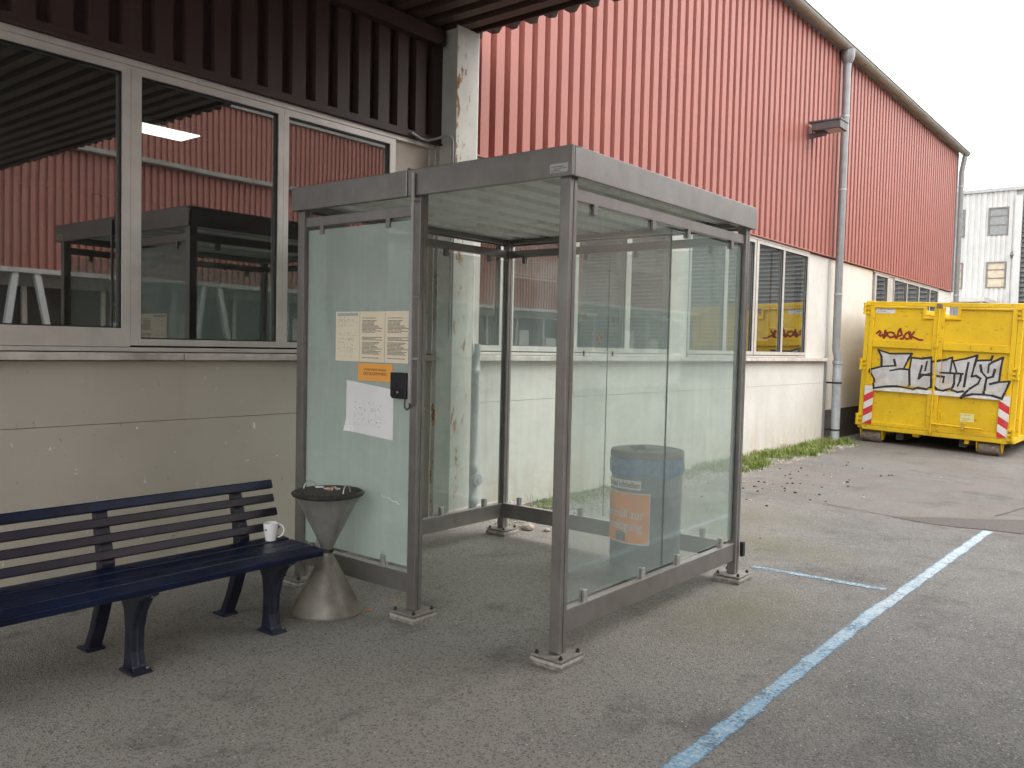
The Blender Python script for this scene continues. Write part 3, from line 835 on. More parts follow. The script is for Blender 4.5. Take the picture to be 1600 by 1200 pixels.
for k, (x, y) in posts.items():
    p = post_mb(x, y).build('post', STEEL, sh, bevel=.002)
    cx, cy = x + PW / 2, y + PW / 2
    h = .092
    zt = .050
    MB().box(cx - h, cx + h, cy - h, cy + h, zt - .010, zt).build('base_plate', GALV, p, bevel=.0015)
    MB().box(cx - h + .012, cx + h - .012, cy - h + .012, cy + h - .012, zt - .016, zt - .0105).build('shim', BOLT, p)
    MB().box(cx - h - .004, cx + h + .002, cy - h - .003, cy + h + .004, zt - .032, zt - .0165).build('levelling_plate', GALV_PALE, p, bevel=.0015)
    mb = MB(); ring = []
    for i in range(4):
        a = [(-1, -1), (1, -1), (1, 1), (-1, 1)][i]; b = [(-1, -1), (1, -1), (1, 1), (-1, 1)][(i + 1) % 4]
        for q in range(5):
            t = q / 5; ring.append((cx + (a[0] + (b[0] - a[0]) * t) * (h + random.uniform(-.006, .008)), cy + (a[1] + (b[1] - a[1]) * t) * (h + random.uniform(-.006, .008))))
    mb.prism(ring, 'z', -.01, zt - .0325).build('mortar_pad', MORTAR, p)
    for sx in (-1, 1):
        for sy in (-1, 1):
            MB().lathe([(.011, 0), (.011, .009), (.006, .0095), (.006, .018), (.0005, .019)], (cx + sx * (h - .02), cy + sy * (h - .02), zt), 6).build('bolt', BOLT, p)

# fascia boards
def fascia(x0, x1, y0, y1, bv=.004): return MB().box(x0, x1, y0, y1, ZF0, ZF1).build('fascia', STEEL, sh, bevel=bv)
T = .018
fascia(X0, -3.432, Y0, Y0 + T); fascia(-3.424, X1, Y0, Y0 + T)
fascia(X1 - T, X1, Y0 + T + .001, Y1)
fascia(X0, X1 - T - .001, Y1 - T, Y1)
fascia(X0, X0 + T, Y0 + T + .001, Y1 - T - .001)
MB().box(-3.428, -3.405, Y0 - .004, Y0 + .03, ZF1 + .001, ZF1 + .010).build('joint_cap', STEEL, sh, bevel=.003)
# top flashing lip
for b in ((X0, X1, Y0 + T + .002, Y0 + .06), (X1 - .06, X1 - T - .002, Y0 + .061, Y1 - .02)):
    MB().box(*b, ZF1 - .008, ZF1 - .003).build('flashing', STEEL, sh)
# ceiling sheet: ribs along Y, one sheet per 0.52 m
me = bpy.data.meshes.new('ceiling_sheet')
prof = []
for k in range(3):
    a = k * .231
    prof += [(a, .052), (a + .010, 0), (a + .145, 0), (a + .155, .052)]
prof.append((.694, .052)); N = len(prof); L = Y1 - Y0 - .04
me.from_pydata([(a, 0, z) for a, z in prof] + [(a, L, z) for a, z in prof], [], [(i, i + 1, i + 1 + N, i + N) for i in range(N - 1)])
me.materials.append(ROOF_WHITE)
for k in range(3): link('ceiling_sheet', me, None, (X0 + .02 + k * .693, Y0 + .02, 2.405), sh)
MB().box(X0 + .02, X1 - .02, Y0 + .02, Y1 - .02, 2.470, 2.490).build('roof_deck', STEEL, sh)
MB().box(X0 + .02, X1 - .02, 3.352, 3.385, ZF0 + .012, 2.400).build('purlin', STEEL, sh)
MB().box(X0 + .02, X1 - .02, 5.382, 5.415, ZF0 + .012, 2.400).build('purlin', STEEL, sh)
MB().box(px1 - .045, px1 - .012, 3.40, 5.37, ZF0 + .01, 2.400).build('purlin', STEEL, sh)
MB().box(px0 + .012, px0 + .045, 3.40, 5.37, ZF0 + .01, 2.400).build('purlin', STEEL, sh)

EDGE = plain('green_glass_edge', (.012, .030, .027), .25)
ZG0, ZG1 = .285, 2.238
UR = (2.258, 2.316); LR = (.140, .252)
def rail_x(xa, xb, y, z, nm):            # rail running along X
    a = MB().box(xa, xb, y - .017, y + .017, *z).build(nm, STEEL, sh, bevel=.0025)
    if nm == 'lower_rail': MB().box(xa, xb, y - .021, y + .021, z[1] + .0005, z[1] + .006).build('rail_lip', STEEL_LITE, a)
    return a
def rail_y(ya, yb, x, z, nm):
    a = MB().box(x - .017, x + .017, ya, yb, *z).build(nm, STEEL, sh, bevel=.0025)
    if nm == 'lower_rail': MB().box(x - .021, x + .021, ya, yb, z[1] + .0005, z[1] + .006).build('rail_lip', STEEL_LITE, a)
    return a
yf, yb_, xr, xl = py0 + PW / 2, py1 - PW / 2, px1 - PW / 2, px0 + PW / 2
rail_x(px0 + PW, -3.41, yf, UR, 'upper_rail'); rail_x(px0 + PW, -3.41, yf, LR, 'lower_rail')
rail_y(py0 + PW, py1 - PW, xr, UR, 'upper_rail'); rail_y(py0 + PW, py1 - PW, xr, LR, 'lower_rail')
rail_x(px0 + PW, px1 - PW, yb_, UR, 'upper_rail'); rail_x(px0 + PW, px1 - PW, yb_, LR, 'lower_rail')
rail_y(py0 + PW, py1 - PW, xl, UR, 'upper_rail'); rail_y(py0 + PW, py1 - PW, xl, LR, 'lower_rail')
g = .004
def clamp(x, y, ax, top, parent):
    """small U clamp gripping the pane edge"""
    z0, z1 = (ZG1 - .030, UR[0] + .002) if top else (LR[1] + .004, ZG0 + .034)
    w = .016
    mb = MB()
    if ax == 'x': mb.box(x - w, x + w, y - .017, y - g - .0005, z0, z1).box(x - w, x + w, y + g + .0005, y + .017, z0, z1)
    else: mb.box(x - .017, x - g - .0005, y - w, y + w, z0, z1).box(x + g + .0005, x + .017, y - w, y + w, z0, z1)
    mb.build('clamp', STEEL if top else STEEL_LITE, parent, bevel=.002)
def pane_x(xa, xb, y, mat, cl):
    p = MB().box(xa, xb, y - g, y + g, ZG0, ZG1).build('glass_pane', mat, sh)
    MB().box(xb + .0003, xb + .0028, y - g - .0006, y + g + .0006, ZG0, ZG1).build('pane_edge', EDGE, p)
    for c in cl:
        clamp(c, y, 'x', True, p); clamp(c, y, 'x', False, p)
    return p
def pane_y(ya, yb, x, mat, cl):
    p = MB().box(x - g, x + g, ya, yb, ZG0, ZG1).build('glass_pane', mat, sh)
    MB().box(x - g - .0006, x + g + .0006, yb + .0003, yb + .0032, ZG0, ZG1).build('pane_edge', EDGE, p)
    for c in cl:
        clamp(x, c, 'y', True, p); clamp(x, c, 'y', False, p)
    return p
pane_x(-4.355, -3.425, yf, GLASS_MILKY, (-4.22, -3.63))
GL_SIDE = m_dusty_glass('dusty_glass_side', .15, .13)
GL_BACK = m_dusty_glass('dusty_glass_back', .10, .16)
pane_y(3.412, 4.398, xr, GL_SIDE, (3.585, 4.17)); pane_y(4.406, 5.352, xr, GL_SIDE, (4.59, 5.19))
pane_x(-4.355, -3.428, yb_, GLASS, (-4.23, -3.63)); pane_x(-3.420, -2.425, yb_, GLASS, (-3.20, -2.61))
pane_y(3.412, 4.36, xl, GL_BACK, (3.585, 4.17)); pane_y(4.575, 5.352, xl, GL_BACK, (4.66, 5.16))
# maker's plate on the fascia
LBL = m_print('maker_plate_print', (.42, .42, .40), (.05, .05, .05), 5, .55, .105, .042, .06)
MB().box(-2.452, -2.347, Y0 - .0025, Y0 - .0005, 2.378, 2.420).build('maker_plate', LBL, sh)
MB().box(px1 + .001, px1 + .026, py1 + .002, py1 + .038, .16, .26).build('cable_box', BLACK, sh, bevel=.004)
# gummy remains of old stickers on the side pane
TAPE = plain('old_tape', (.30, .20, .15), .7, 0, .3, 200)
GUM = plain('sticker_rest', (.42, .27, .10), .7, 0, .4, 220)
DTAPE = plain('dark_tape', (.10, .095, .085), .7, 0, .3, 200)
for (y, z, w, h, mt) in ((3.528, 1.705, .022, .030, TAPE), (3.796, 1.700, .022, .030, TAPE), (3.66, 1.603, .032, .036, GUM), (3.525, 1.52, .016, .034, DTAPE), (3.793, 1.52, .016, .034, DTAPE)):
    pts = [(y + w / 2 * math.cos(a) * random.uniform(.75, 1.25), z + h / 2 * math.sin(a) * random.uniform(.75, 1.2)) for a in [k * math.pi / 4 + .4 for k in range(8)]]
    MB().prism(pts, 'x', xr + g + .0004, xr + g + .0012).build('sticker_remnant', mt, sh)

# ================================================================ things fixed to the shelter
yn = yf - g - .001
NOTICE = m_print('notice_print', (.82, .73, .56), (.08, .07, .05), 40, .62, .212, .300, .09)
NOTICE_H = m_print('notice_print_letterhead', (.82, .74, .57), (.12, .10, .08), 34, .42, .212, .300, .09, head=True)
lab = ['cream notice sheet with grey header bar, first of three on the glass', 'cream notice sheet full of small print, middle of three on the glass', 'cream notice sheet of small print beside the grey conduit, third of three']
for i in range(3):
    xa = -4.082 + i * .2185
    o = MB().box(xa + .001, xa + .2155, yn - .0022, yn - .0002, 1.436, 1.732).build('notice_sheet', NOTICE_H if i == 0 else NOTICE, None)
    tag(o, lab[i], 'notice', 'notices on the shelter glass')
def m_orange():
    t = NT('orange_notice_print')
    tc = t.n('ShaderNodeTexCoord'); lx, ly, lz = t.sep(tc.outputs['Object'])
    def bar(z0, z1, w, s):
        cb = t.n('ShaderNodeCombineXYZ'); t.put(cb.inputs[0], t.math('MULTIPLY', lx, s)); t.put(cb.inputs[2], t.math('MULTIPLY', lz, s * .8))
        nz = t.n('ShaderNodeTexNoise'); t.put(nz.inputs['Vector'], cb.outputs[0]); nz.inputs['Scale'].default_value = 1; nz.inputs['Detail'].default_value = 2
        k = t.math('MULTIPLY', t.math('GREATER_THAN', lz, z0), t.math('LESS_THAN', lz, z1))
        k = t.math('MULTIPLY', k, t.math('LESS_THAN', t.math('ABSOLUTE', lx), w))
        return t.math('MULTIPLY', k, t.ramp(nz.outputs['Fac'], .40, .54))
    k = t.math('MAXIMUM', bar(.060, .073, .095, 190), bar(.034, .052, .100, 150))
    c = t.mix(t.math('MULTIPLY', k, .8), (.86, .40, .09), (.22, .10, .03))
    return t.done(t.pbr(c, .4))
tag(MB().box(-3.873, -3.577, yn - .0022, yn - .0002, 1.325, 1.428).build('orange_notice', m_orange()), 'orange laminated notice with two brown lines of print under the cream sheets', 'notice')
# curled floor plan sheet
PLAN = m_print('plan_print', (.80, .80, .80), (.22, .22, .23), 26, .40, .41, .29, .18)
mb = MB(); nx, nz = 12, 8; vs = []
for j in range(nz + 1):
    for i in range(nx + 1):
        u, v = i / nx, j / nz
        xx = -3.974 + .408 * u; zz = 1.005 + .292 * v - .028 * (u - .5) + .012 * (1 - u) * v
        curl = .022 * max(0, (.22 - u) / .22) ** 2 * max(0, (.22 - v) / .22) + .0007 * math.sin(u * 9 + v * 3) + .0008
        vs.append((xx, yn - .001 - curl, zz))
mb.add(vs, [(j * (nx + 1) + i, j * (nx + 1) + i + 1, (j + 1) * (nx + 1) + i + 1, (j + 1) * (nx + 1) + i) for j in range(nz) for i in range(nx)])
o = mb.build('plan_sheet', PLAN)
sol = o.modifiers.new('thickness', 'SOLIDIFY'); sol.thickness = .0006
tag(o, 'large white paper plan taped to the glass with its lower corner curling', 'paper')
# black box with cable, and conduit
cb = thing('call_box', (-3.478, yf, 1.24), 'small black plastic box with a cable on the shelter glass beside the conduit', 'box')
MB().prism([(-3.545, 1.252), (-3.530, 1.238), (-3.423, 1.238), (-3.418, 1.245), (-3.418, 1.385), (-3.545, 1.385)], 'y', yn - .050, yn - .0005).build('housing', BLACK, cb, bevel=.004)
MB().box(-3.534, -3.430, yn - .0535, yn - .0505, 1.300, 1.375).build('cover_plate', plain('box_cover', (.020, .022, .026), .3), cb, bevel=.002)
MB().lathe([(.006, 0), (.006, -.004), (.0005, -.0045)], (-3.483, yn - .0502, 1.275), 10, axis='y').build('lock', STEEL_LITE, cb)
CABLE = plain('brown_cable', (.10, .055, .03), .5)
MB().tube([(-3.453, yn - .02, 1.240), (-3.454, yn - .022, 1.215), (-3.448, yn - .026, 1.190), (-3.433, yn - .028, 1.178), (-3.418, yn - .028, 1.186), (-3.398, yn - .035, 1.200), (-3.370, Y0 - .013, 1.222)], .0045, 8).build('cable', CABLE, cb, smooth=True)
co = thing('conduit_pipe', (-3.423, Y0 - .012, 1.22), 'thin vertical grey conduit clipped to the shelter door post', 'conduit')
MB().tube([(-3.368, Y0 - .013, 1.222), (-3.368, Y0 - .013, 2.478)], .0115, 12).build('tube', PIPE_DARK if False else plain('conduit_grey', (.34, .33, .315), .5), co, smooth=True)
for z in (1.46, 1.80, 2.33): MB().box(-3.383, -3.351, Y0 - .016, Y0 + .029, z, z + .012).build('clip', STEEL_LITE, co, bevel=.002)

# pale scribble on the glass
SCR = plain('pale_scribble', (.72, .74, .72), .6)
pts = [(-3.66, .662), (-3.65, .672), (-3.642, .655), (-3.632, .668), (-3.622, .652), (-3.612, .664), (-3.603, .650), (-3.592, .660), (-3.575, .648), (-3.545, .640), (-3.53, .645), (-3.515, .630), (-3.50, .634)]
MB().tube([(a, yn, b) for a, b in pts], .0028, 5).build('scribble', SCR, sh)

# ================================================================ ash bin
BX, BY = -3.835, 3.120
ab = thing('ash_bin', (BX, BY, 0), 'hourglass-shaped grey steel ash bin with cigarette butts on its sieve', 'ash bin')
MB().lathe([(.195, .0), (.203, .002), (.203, .008), (.196, .012), (.190, .03), (.138, .13), (.084, .235), (.036, .330), (.032, .345)], (BX, BY, 0), 56).build('base_cone', BIN_STEEL, ab, smooth=True)
MB().lathe([(.032, .343), (.036, .346), (.036, .362), (.032, .366)], (BX, BY, 0), 40).build('collar', BOLT, ab, smooth=True)
CONE = plain('bin_upper_steel', (.31, .31, .285), .40, .45, .12, 10, streak=.3)
MB().lathe([(.032, .364), (.040, .385), (.099, .505), (.150, .61), (.188, .672), (.191, .674)], (BX, BY, 0), 56).build('upper_cone', CONE, ab, smooth=True)
RIM = plain('bin_rim', (.055, .052, .048), .45, .4, .25, 40)
MB().lathe([(.186, .670), (.199, .674), (.205, .682), (.205, .690), (.196, .697), (.183, .694), (.176, .686)], (BX, BY, 0), 56).build('rim', RIM, ab, smooth=True)
t = NT('sieve_sand'); c_ = t.mix(t.ramp(t.noise(60, 5, .7), .35, .7), (.025, .023, .021), (.10, .09, .08)); ASH = t.done(t.pbr(c_, .9, 0, t.bump(t.noise(120, 4), .8, .006)))
sv = MB().lathe([(.178, .690), (.165, .699), (.08, .702), (.001, .703)], (BX, BY, 0), 40).build('sieve', ASH, ab, smooth=True)
WIRE = plain('bright_wire', (.62, .62, .60), .3, .6)
for s in (-1, 1):
    q = [(BX + s * .135 + .012 * s * math.cos(a), BY + .075 * s * .3 - .035 * math.cos(a), .698 + .045 * math.sin(a)) for a in [math.pi * k / 8 for k in range(9)]]
    MB().tube(q, .0032, 8).build('wire_handle', WIRE, ab, smooth=True)
BUTT_W = plain('butt_white', (.70, .67, .62), .7); BUTT_O = plain('butt_filter', (.50, .24, .11), .7)
for k in range(11):
    a = random.uniform(0, 6.28); rr = random.uniform(0, .06); c = Vector((BX + .02 + rr * math.cos(a), BY + rr * math.sin(a), .709))
    d = Vector((math.cos(a * 3), math.sin(a * 3), random.uniform(-.05, .4))).normalized() * random.uniform(.014, .026)
    o = MB().tube([c - d * .6, c + d], .0045, 7).build('cigarette_butt', BUTT_W if k % 3 else BUTT_O)
    tag(o, 'cigarette butt lying in the small heap on the ash bin', 'cigarette butt', 'butts heaped on the ash bin')
c = Vector((BX - .10, BY - .01, .708))
tag(MB().tube([c, c + Vector((.045, .02, .003))], .0048, 8).build('cigarette_butt', BUTT_W), 'single long white cigarette butt lying apart on the ash bin', 'cigarette butt')

# ================================================================ bench
bn = thing('park_bench', (-3.95, 2.0, 0), 'dark navy slatted park bench with cast supports along the wall', 'bench')
YB0, YB1 = .98, 2.915
# back slats, leaning
def plank(pc, tdir, ndir, h, th, y0, y1, name, mat=NAVY):
    """plank running along Y: centre pc (x,z), tdir = its height direction, ndir = thickness direction"""
    a, b = Vector(tdir) * h / 2, Vector(ndir) * th / 2
    c = Vector(pc); r = .22
    pts = []
    for sa, sb in ((-1, -1), (1, -1), (1, 1), (-1, 1)): pts.append(tuple(c + a * sa + b * sb))
    return MB().prism(pts, 'y', y0, y1).build(name, mat, bn, bevel=.006)
PLUM = plain('faded_plum_plastic', (.024, .0175, .027), .40, 0, .25, 5, .08, 70, dirt=(.006, .010, .030), dirt_amt=.8)
lean = math.atan2(.105, .30)
td = (-math.sin(lean), math.cos(lean)); nd = (math.cos(lean), math.sin(lean))
for k in range(4):
    z = .502 + k * .0745
    x = -4.018 - (z - .50) * math.tan(lean)
    plank((x, z + .002), td, nd, .045 if k < 3 else .05, .026 if k < 3 else .034, YB0, YB1 + .004 * (k % 2), 'back_slat', NAVY if k == 3 else PLUM)
# seat slats: curved front edge
for k in range(4):
    x = -3.655 - k * .098; z = .425 - (.006 if k == 0 else 0) + (.003 * k if k > 2 else 0)
    tilt = .16 if k == 0 else (.02 * k)
    td2 = (math.cos(tilt), -math.sin(tilt)); nd2 = (math.sin(tilt), math.cos(tilt))
    plank((x, z), td2, nd2, .086, .036, YB0, YB1 - .006 * (k % 2), 'seat_slat')
# cast supports
def arc(cx, cz, rx, rz, a0, a1, n): return [(cx + rx * math.cos(R(a0 + (a1 - a0) * i / n)), cz + rz * math.sin(R(a0 + (a1 - a0) * i / n))) for i in range(n + 1)]
def support(y):
    s = MB()
    out = [(-3.715, .0), (-3.715, .012), (-3.738, .03), (-3.752, .10), (-3.748, .20), (-3.718, .29), (-3.672, .355), (-3.618, .385), (-3.618, .402)]
    out += [(-4.030, .402), (-4.030, .46), (-4.125, .735), (-4.150, .735), (-4.095, .46), (-4.092, .36), (-4.115, .25), (-4.165, .12), (-4.215, .03), (-4.262, .012), (-4.262, 0), (-4.165, 0), (-4.160, .03), (-4.105, .14), (-4.060, .25)]
    out += [(-4.035, .305), (-4.005, .333), (-3.96, .343), (-3.89, .343), (-3.85, .33), (-3.824, .29), (-3.812, .20), (-3.816, .10), (-3.826, .03), (-3.838, .012), (-3.838, 0)]
    o = s.prism(out, 'y', y - .033, y + .033).build('support', NAVY_CAST, bn, bevel=.008)
    # feet
    for xa, xb in ((-3.848, -3.700), (-4.275, -4.150)):
        f = MB().prism([(xa, 0), (xb, 0), (xb - .02, .016), (xa + .02, .016)], 'y', y - .048, y + .048).build('foot', NAVY_CAST, o, bevel=.004)
        MB().lathe([(.009, 0), (.009, .008), (.0005, .009)], (xb - .03, y + .034, .014), 6).build('foot_bolt', GALV, o)
    # raised edge flange
    fl = [(p[0] + .0, p[1]) for p in out[2:8]]
    MB().tube([(a - .004, y, b) for a, b in fl], .010, 6).build('flange', NAVY_CAST, o, smooth=True)
    return o
for y in (1.20, 1.955, 2.705): support(y)

# mug
MX, MY, MZ = -3.925, 2.80, .4485
mg = thing('coffee_mug', (MX, MY, MZ), 'white china mug standing on the bench seat', 'mug')
MB().lathe([(.0005, .002), (.026, .0), (.029, .002), (.034, .03), (.039, .065), (.041, .097), (.0405, .099), (.038, .098), (.036, .065), (.031, .03), (.026, .008), (.0005, .007)], (MX, MY, MZ), 36).build('cup', WHITE_CHINA, mg, smooth=True)
hd = Vector((.62, .78, 0))
MB().tube([Vector((MX, MY, MZ)) + hd * (.036 + .034 * math.sin(a)) + Vector((0, 0, .055 + .036 * math.cos(a))) for a in [math.pi * k / 12 for k in range(13)]], .0052, 10).build('handle', WHITE_CHINA, mg, smooth=True)
INK = plain('mug_print', (.12, .12, .16), .4)
arcp = [(math.atan2(-2.80, 3.925) - .95 + .1 * k) for k in range(5)]
mbp = MB(); vs = []
for a in arcp: vs += [(MX + .0402 * math.cos(a), MY + .0402 * math.sin(a), MZ + .060), (MX + .0407 * math.cos(a), MY + .0407 * math.sin(a), MZ + .069)]
mbp.add(vs, [(2 * i, 2 * i + 1, 2 * i + 3, 2 * i + 2) for i in range(4)]).build('print', INK, mg)

# ================================================================ waste drum inside the shelter
DX, DY, DR = -2.890, 5.095, .246
dm = thing('waste_drum', (DX, DY, 0), 'grey waste drum with dark lid and orange sign inside the glass shelter', 'drum')
DRUM = plain('drum_grey', (.10, .125, .145), .45, .3, .2, 7, .1, 50, streak=.4, dirt=(.22, .22, .21), dirt_amt=.5)
LID = plain('drum_lid', (.075, .072, .074), .6, 0, .15, 9, .15, 80)
BAG = plain('blue_bag', (.03, .14, .29), .35, 0, .3, 30, .4, 60)
MB().lathe([(.235, 0), (.243, .004), (.243, .02), (.238, .03), (.238, .26), (.243, .268), (.243, .282), (.238, .29), (.238, .52), (.243, .528), (.243, .542), (.238, .55), (.238, .742), (.230, .748)], (DX, DY, 0), 56).build('barrel', DRUM, dm, smooth=True)
mb = MB(); seg = 72; vs = []
for j, (r, z) in enumerate(((.240, .655), (.249, .662), (.250, .70), (.247, .745), (.246, .762))):
    for k in range(seg):
        a = 2 * math.pi * k / seg
        w = .004 * math.sin(a * 23 + j) + .003 * math.sin(a * 9 + 2 * j)
        vs.append((DX + (r + w) * math.cos(a), DY + (r + w) * math.sin(a), z + (.012 * math.sin(a * 5 + 1) if j == 0 else .004 * math.sin(a * 7 + j))))
mb.add(vs, [(j * seg + k, j * seg + (k + 1) % seg, (j + 1) * seg + (k + 1) % seg, (j + 1) * seg + k) for j in range(4) for k in range(seg)]).build('bag_edge', BAG, dm, smooth=True)
ld = MB().lathe([(.244, .764), (.250, .766), (.250, .788), (.242, .806), (.205, .812), (.200, .806), (.12, .812), (.112, .824), (.07, .826), (.001, .824)], (DX, DY, 0), 56).build('lid', LID, dm, smooth=True)
ha = math.atan2(-DY, -DX)
MB().tube([(DX + .17 * math.cos(ha - .5 + .07 * k) , DY + .17 * math.sin(ha - .5 + .07 * k), .812 + .03 * math.sin(math.pi * k / 8)) for k in range(9)], .009, 8).build('lid_handle', LID, ld, smooth=True)
# signs wrapped round the barrel
def wrap_patch(name, a0, a1, z0, z1, r, mat, n=20):
    mb = MB(); vs = []
    for k in range(n + 1):
        a = a0 + (a1 - a0) * k / n
        for z in (z0, z1): vs.append((DX + r * math.cos(a), DY + r * math.sin(a), z))
    return mb.add(vs, [(2 * i, 2 * i + 1, 2 * i + 3, 2 * i + 2) for i in range(n)]).build(name, mat, dm, smooth=True)
def font_mesh(body, size, bold=0):
    cu = bpy.data.curves.new('text', 'FONT'); cu.body = body; cu.size = size; cu.offset = bold
    ob = bpy.data.objects.new('text', cu); COL.objects.link(ob)
    dg = bpy.context.evaluated_depsgraph_get()
    me = bpy.data.meshes.new_from_object(ob.evaluated_get(dg))
    bpy.data.objects.remove(ob); bpy.data.curves.remove(cu)
    return me
def wrap_text(body, size, a_right, z, r, mat, sx=1.0, bold=.0012):
    me = font_mesh(body, size, bold)
    bm = bmesh.new(); bm.from_mesh(me)
    for _ in range(1): bmesh.ops.subdivide_edges(bm, edges=[e for e in bm.edges if e.calc_length() > .02], cuts=2)
    w = max(v.co.x for v in bm.verts)
    for v in bm.verts:
        a = a_right - (w - v.co.x) * sx / r
        zz = v.co.y
        v.co = (r * math.cos(a), r * math.sin(a), zz)
    bm.to_mesh(me); bm.free()
    return link('lettering', me, mat, (DX, DY, z), dm)
aR = math.atan2(-.227, .072) + 0.0
# direction of camera from the drum and the sign's right edge
ac = math.atan2(0 - DY, 0 - DX)
ORANGE = plain('orange_sign', (.85, .27, .045), .45, 0, .08, 8, dirt=(.35, .16, .06), dirt_amt=.4)
CREAM = plain('cream_label', (.60, .59, .53), .5, 0, .06, 10)
WHITE_INK = plain('white_lettering', (.66, .64, .58), .5)
DARK_INK = plain('dark_lettering', (.06, .06, .055), .5)
a1 = ac + math.asin(.10)      # orange right edge a little right of the middle
wrap_patch('sign_border', a1 - 1.54, a1 + .02, .238, .556, .2442, CREAM)
wrap_patch('sign_panel', a1 - 1.52, a1, .245, .549, .2450, ORANGE)
wrap_text('Restmüll zur', .078, a1 - .13, .398, .2472, WHITE_INK, .92)
wrap_text('Beseitigung', .078, a1 - .17, .325, .2472, WHITE_INK, .92)
wrap_patch('emblem', a1 - 1.02, a1 - .66, .254, .310, .2456, plain('emblem_green', (.12, .15, .15), .5, 0, .4, 90))
wrap_patch('label_strip', a1 - 1.45, a1 - .24, .575, .632, .2450, CREAM)
wrap_text('Deckel schließen', .050, a1 - .28, .588, .2472, DARK_INK, .86, .001)
# sign letters behind the door post
for body, z in (('B', 1.70), ('V', 1.60)):
    me = font_mesh(body, .085)
    for v in me.vertices: v.co = (0, v.co.x, v.co.y)
    link('lettering', me, DARK_INK, (XW + .0108, 5.045, z), sg)
dm.scale = (1, 1, 1.075)

# ================================================================ roll-off container
CP = Vector((-4.655, 15.703, .223)); CW, CH, CL = 2.415, 2.274, 5.6
ex = Vector((.9994, -.0100, -.0330)).normalized(); ey = Vector((.0100, .99995, 0)).normalized(); ez = ex.cross(ey).normalized(); ey = ez.cross(ex)
ct = thing('roll_off_container', tuple(CP), 'large yellow steel roll-off container with graffiti on its doors', 'container')
ct.rotation_euler = Matrix((ex, ey, ez)).transposed().to_euler()
ORG[ct.name] = Vector((0, 0, 0))
def cpart(mb, name, mat, parent=None, **k): return mb.build(name, mat, parent or ct, local=(parent is None), **k)
t_ = .05
# body: floor, side walls with ribs, end wall, top rails (open above)
cpart(MB().box(.04, CW - .04, .10, CL, .03, .10), 'floor', YELLOW)
for s, xa in ((0, .03), (1, CW - .06)):
    w = cpart(MB().box(xa, xa + .03, .08, CL, .10, CH - .06), 'side_wall', YELLOW)
    for k in range(9):
        y = .35 + k * .62
        xo = (xa - .05, xa - .001) if s == 0 else (xa + .031, xa + .08)
        MB().prism([(y, .1), (y + .10, .1), (y + .10, CH - .1), (y, CH - .1)], 'x', *xo).build('side_rib', YELLOW, w, bevel=.006)
    cpart(MB().box(xa - .045, xa + .075, .08, CL + .04, CH - .095, CH), 'top_rail', YELLOW, bevel=.01)
    cpart(MB().box(xa - .045, xa + .075, .08, CL + .04, .0, .10), 'bottom_rail', YELLOW, bevel=.008)
cpart(MB().box(.06, CW - .06, CL, CL + .05, .10, CH - .02), 'end_wall', YELLOW)
# corner posts at the door end
for xa in (-.012, CW - .066):
    cpart(MB().box(xa, xa + .078, 0.0, .079, .02, CH - .01), 'corner_post', YELLOW, bevel=.008)
# header and threshold
cpart(MB().box(.067, CW - .067, .005, .075, CH - .085, CH - .012), 'header', YELLOW, bevel=.008)
cpart(MB().box(.067, CW - .067, -.012, .078, .0, .075), 'threshold', YELLOW, bevel=.006)
# doors
def door(u0, u1, inner):
    """inner = u of the edge at the middle; frame bars proud of a recessed panel"""
    d = cpart(MB().box(u0 + .01, u1 - .01, .030, .042, .085, 2.02), 'door', YELLOW)
    ol, orr = (u0, u1) if inner == u1 else (u0, u1)
    notch0, notch1 = (.985, u1) if inner == u1 else (u0, 1.47)
    # panel strip beside the small opening
    pa, pb = (u0 + .01, notch0) if inner == u1 else (notch1, u1 - .01)
    MB().box(pa, pb, .030, .042, 2.0205, 2.178).build('upper_panel', YELLOW, d)
    def bar(a, b, c, e, y0=-.018): MB().box(a, b, y0, .029, c, e).build('door_bar', YELLOW, d, bevel=.007)
    bar(u0, u0 + .075, .08, 2.182); bar(u1 - .075, u1, .08, 2.182)
    bar(u0 + .076, u1 - .076, 1.462, 1.590, -.022)
    bar(u0 + .076, u1 - .076, .705, .830, -.012)
    bar(u0 + .076, u1 - .076, .080, .150, -.014)
    na, nb = (notch0 - .05, u1 - .076) if inner == u1 else (u0 + .076, notch1 + .05)
    bar(na, nb, 1.975, 2.022, -.014)
    vb = (notch0 - .05, notch0) if inner == u1 else (notch1, notch1 + .05)
    bar(*vb, 2.0235, 2.181, -.014)
    # top edge bar on the solid part
    ta, tb = (u0 + .076, vb[0] - .001) if inner == u1 else (vb[1] + .001, u1 - .076)
    bar(ta, tb, 2.150, 2.181, -.010)
    return d
dl = door(.070, 1.185, 1.185); dr2 = door(1.205, CW - .070, 1.205)
# closing bar at the middle and locks
cpart(MB().tube([(1.195, -.045, .02), (1.195, -.045, 2.23)], .016, 10), 'lock_rod', YELLOW, smooth=True)
for v in (.06, .50, .98, 1.5, 2.12): cpart(MB().box(1.165, 1.225, -.064, -.026, v, v + .05), 'rod_guide', YELLOW, bevel=.004)
cpart(MB().box(1.15, 1.24, -.075, -.03, 2.16, 2.24), 'top_lock', plain('worn_steel', (.22, .17, .12), .6, .3, .3, 30), bevel=.006)
cpart(MB().tube([(1.20, -.050, .215), (1.98, -.050, .200)], .018, 10), 'locking_bar', YELLOW, smooth=True)
cpart(MB().box(1.665, 1.715, -.075, -.018, .16, .27), 'bar_catch', plain('worn_yellow', (.50, .33, .03), .6, 0, .3, 40), bevel=.006)
cpart(MB().tube([(1.30, -.03, .45), (1.33, -.06, .43), (1.36, -.06, .33)], .012, 8), 'latch_handle', YELLOW, smooth=True)
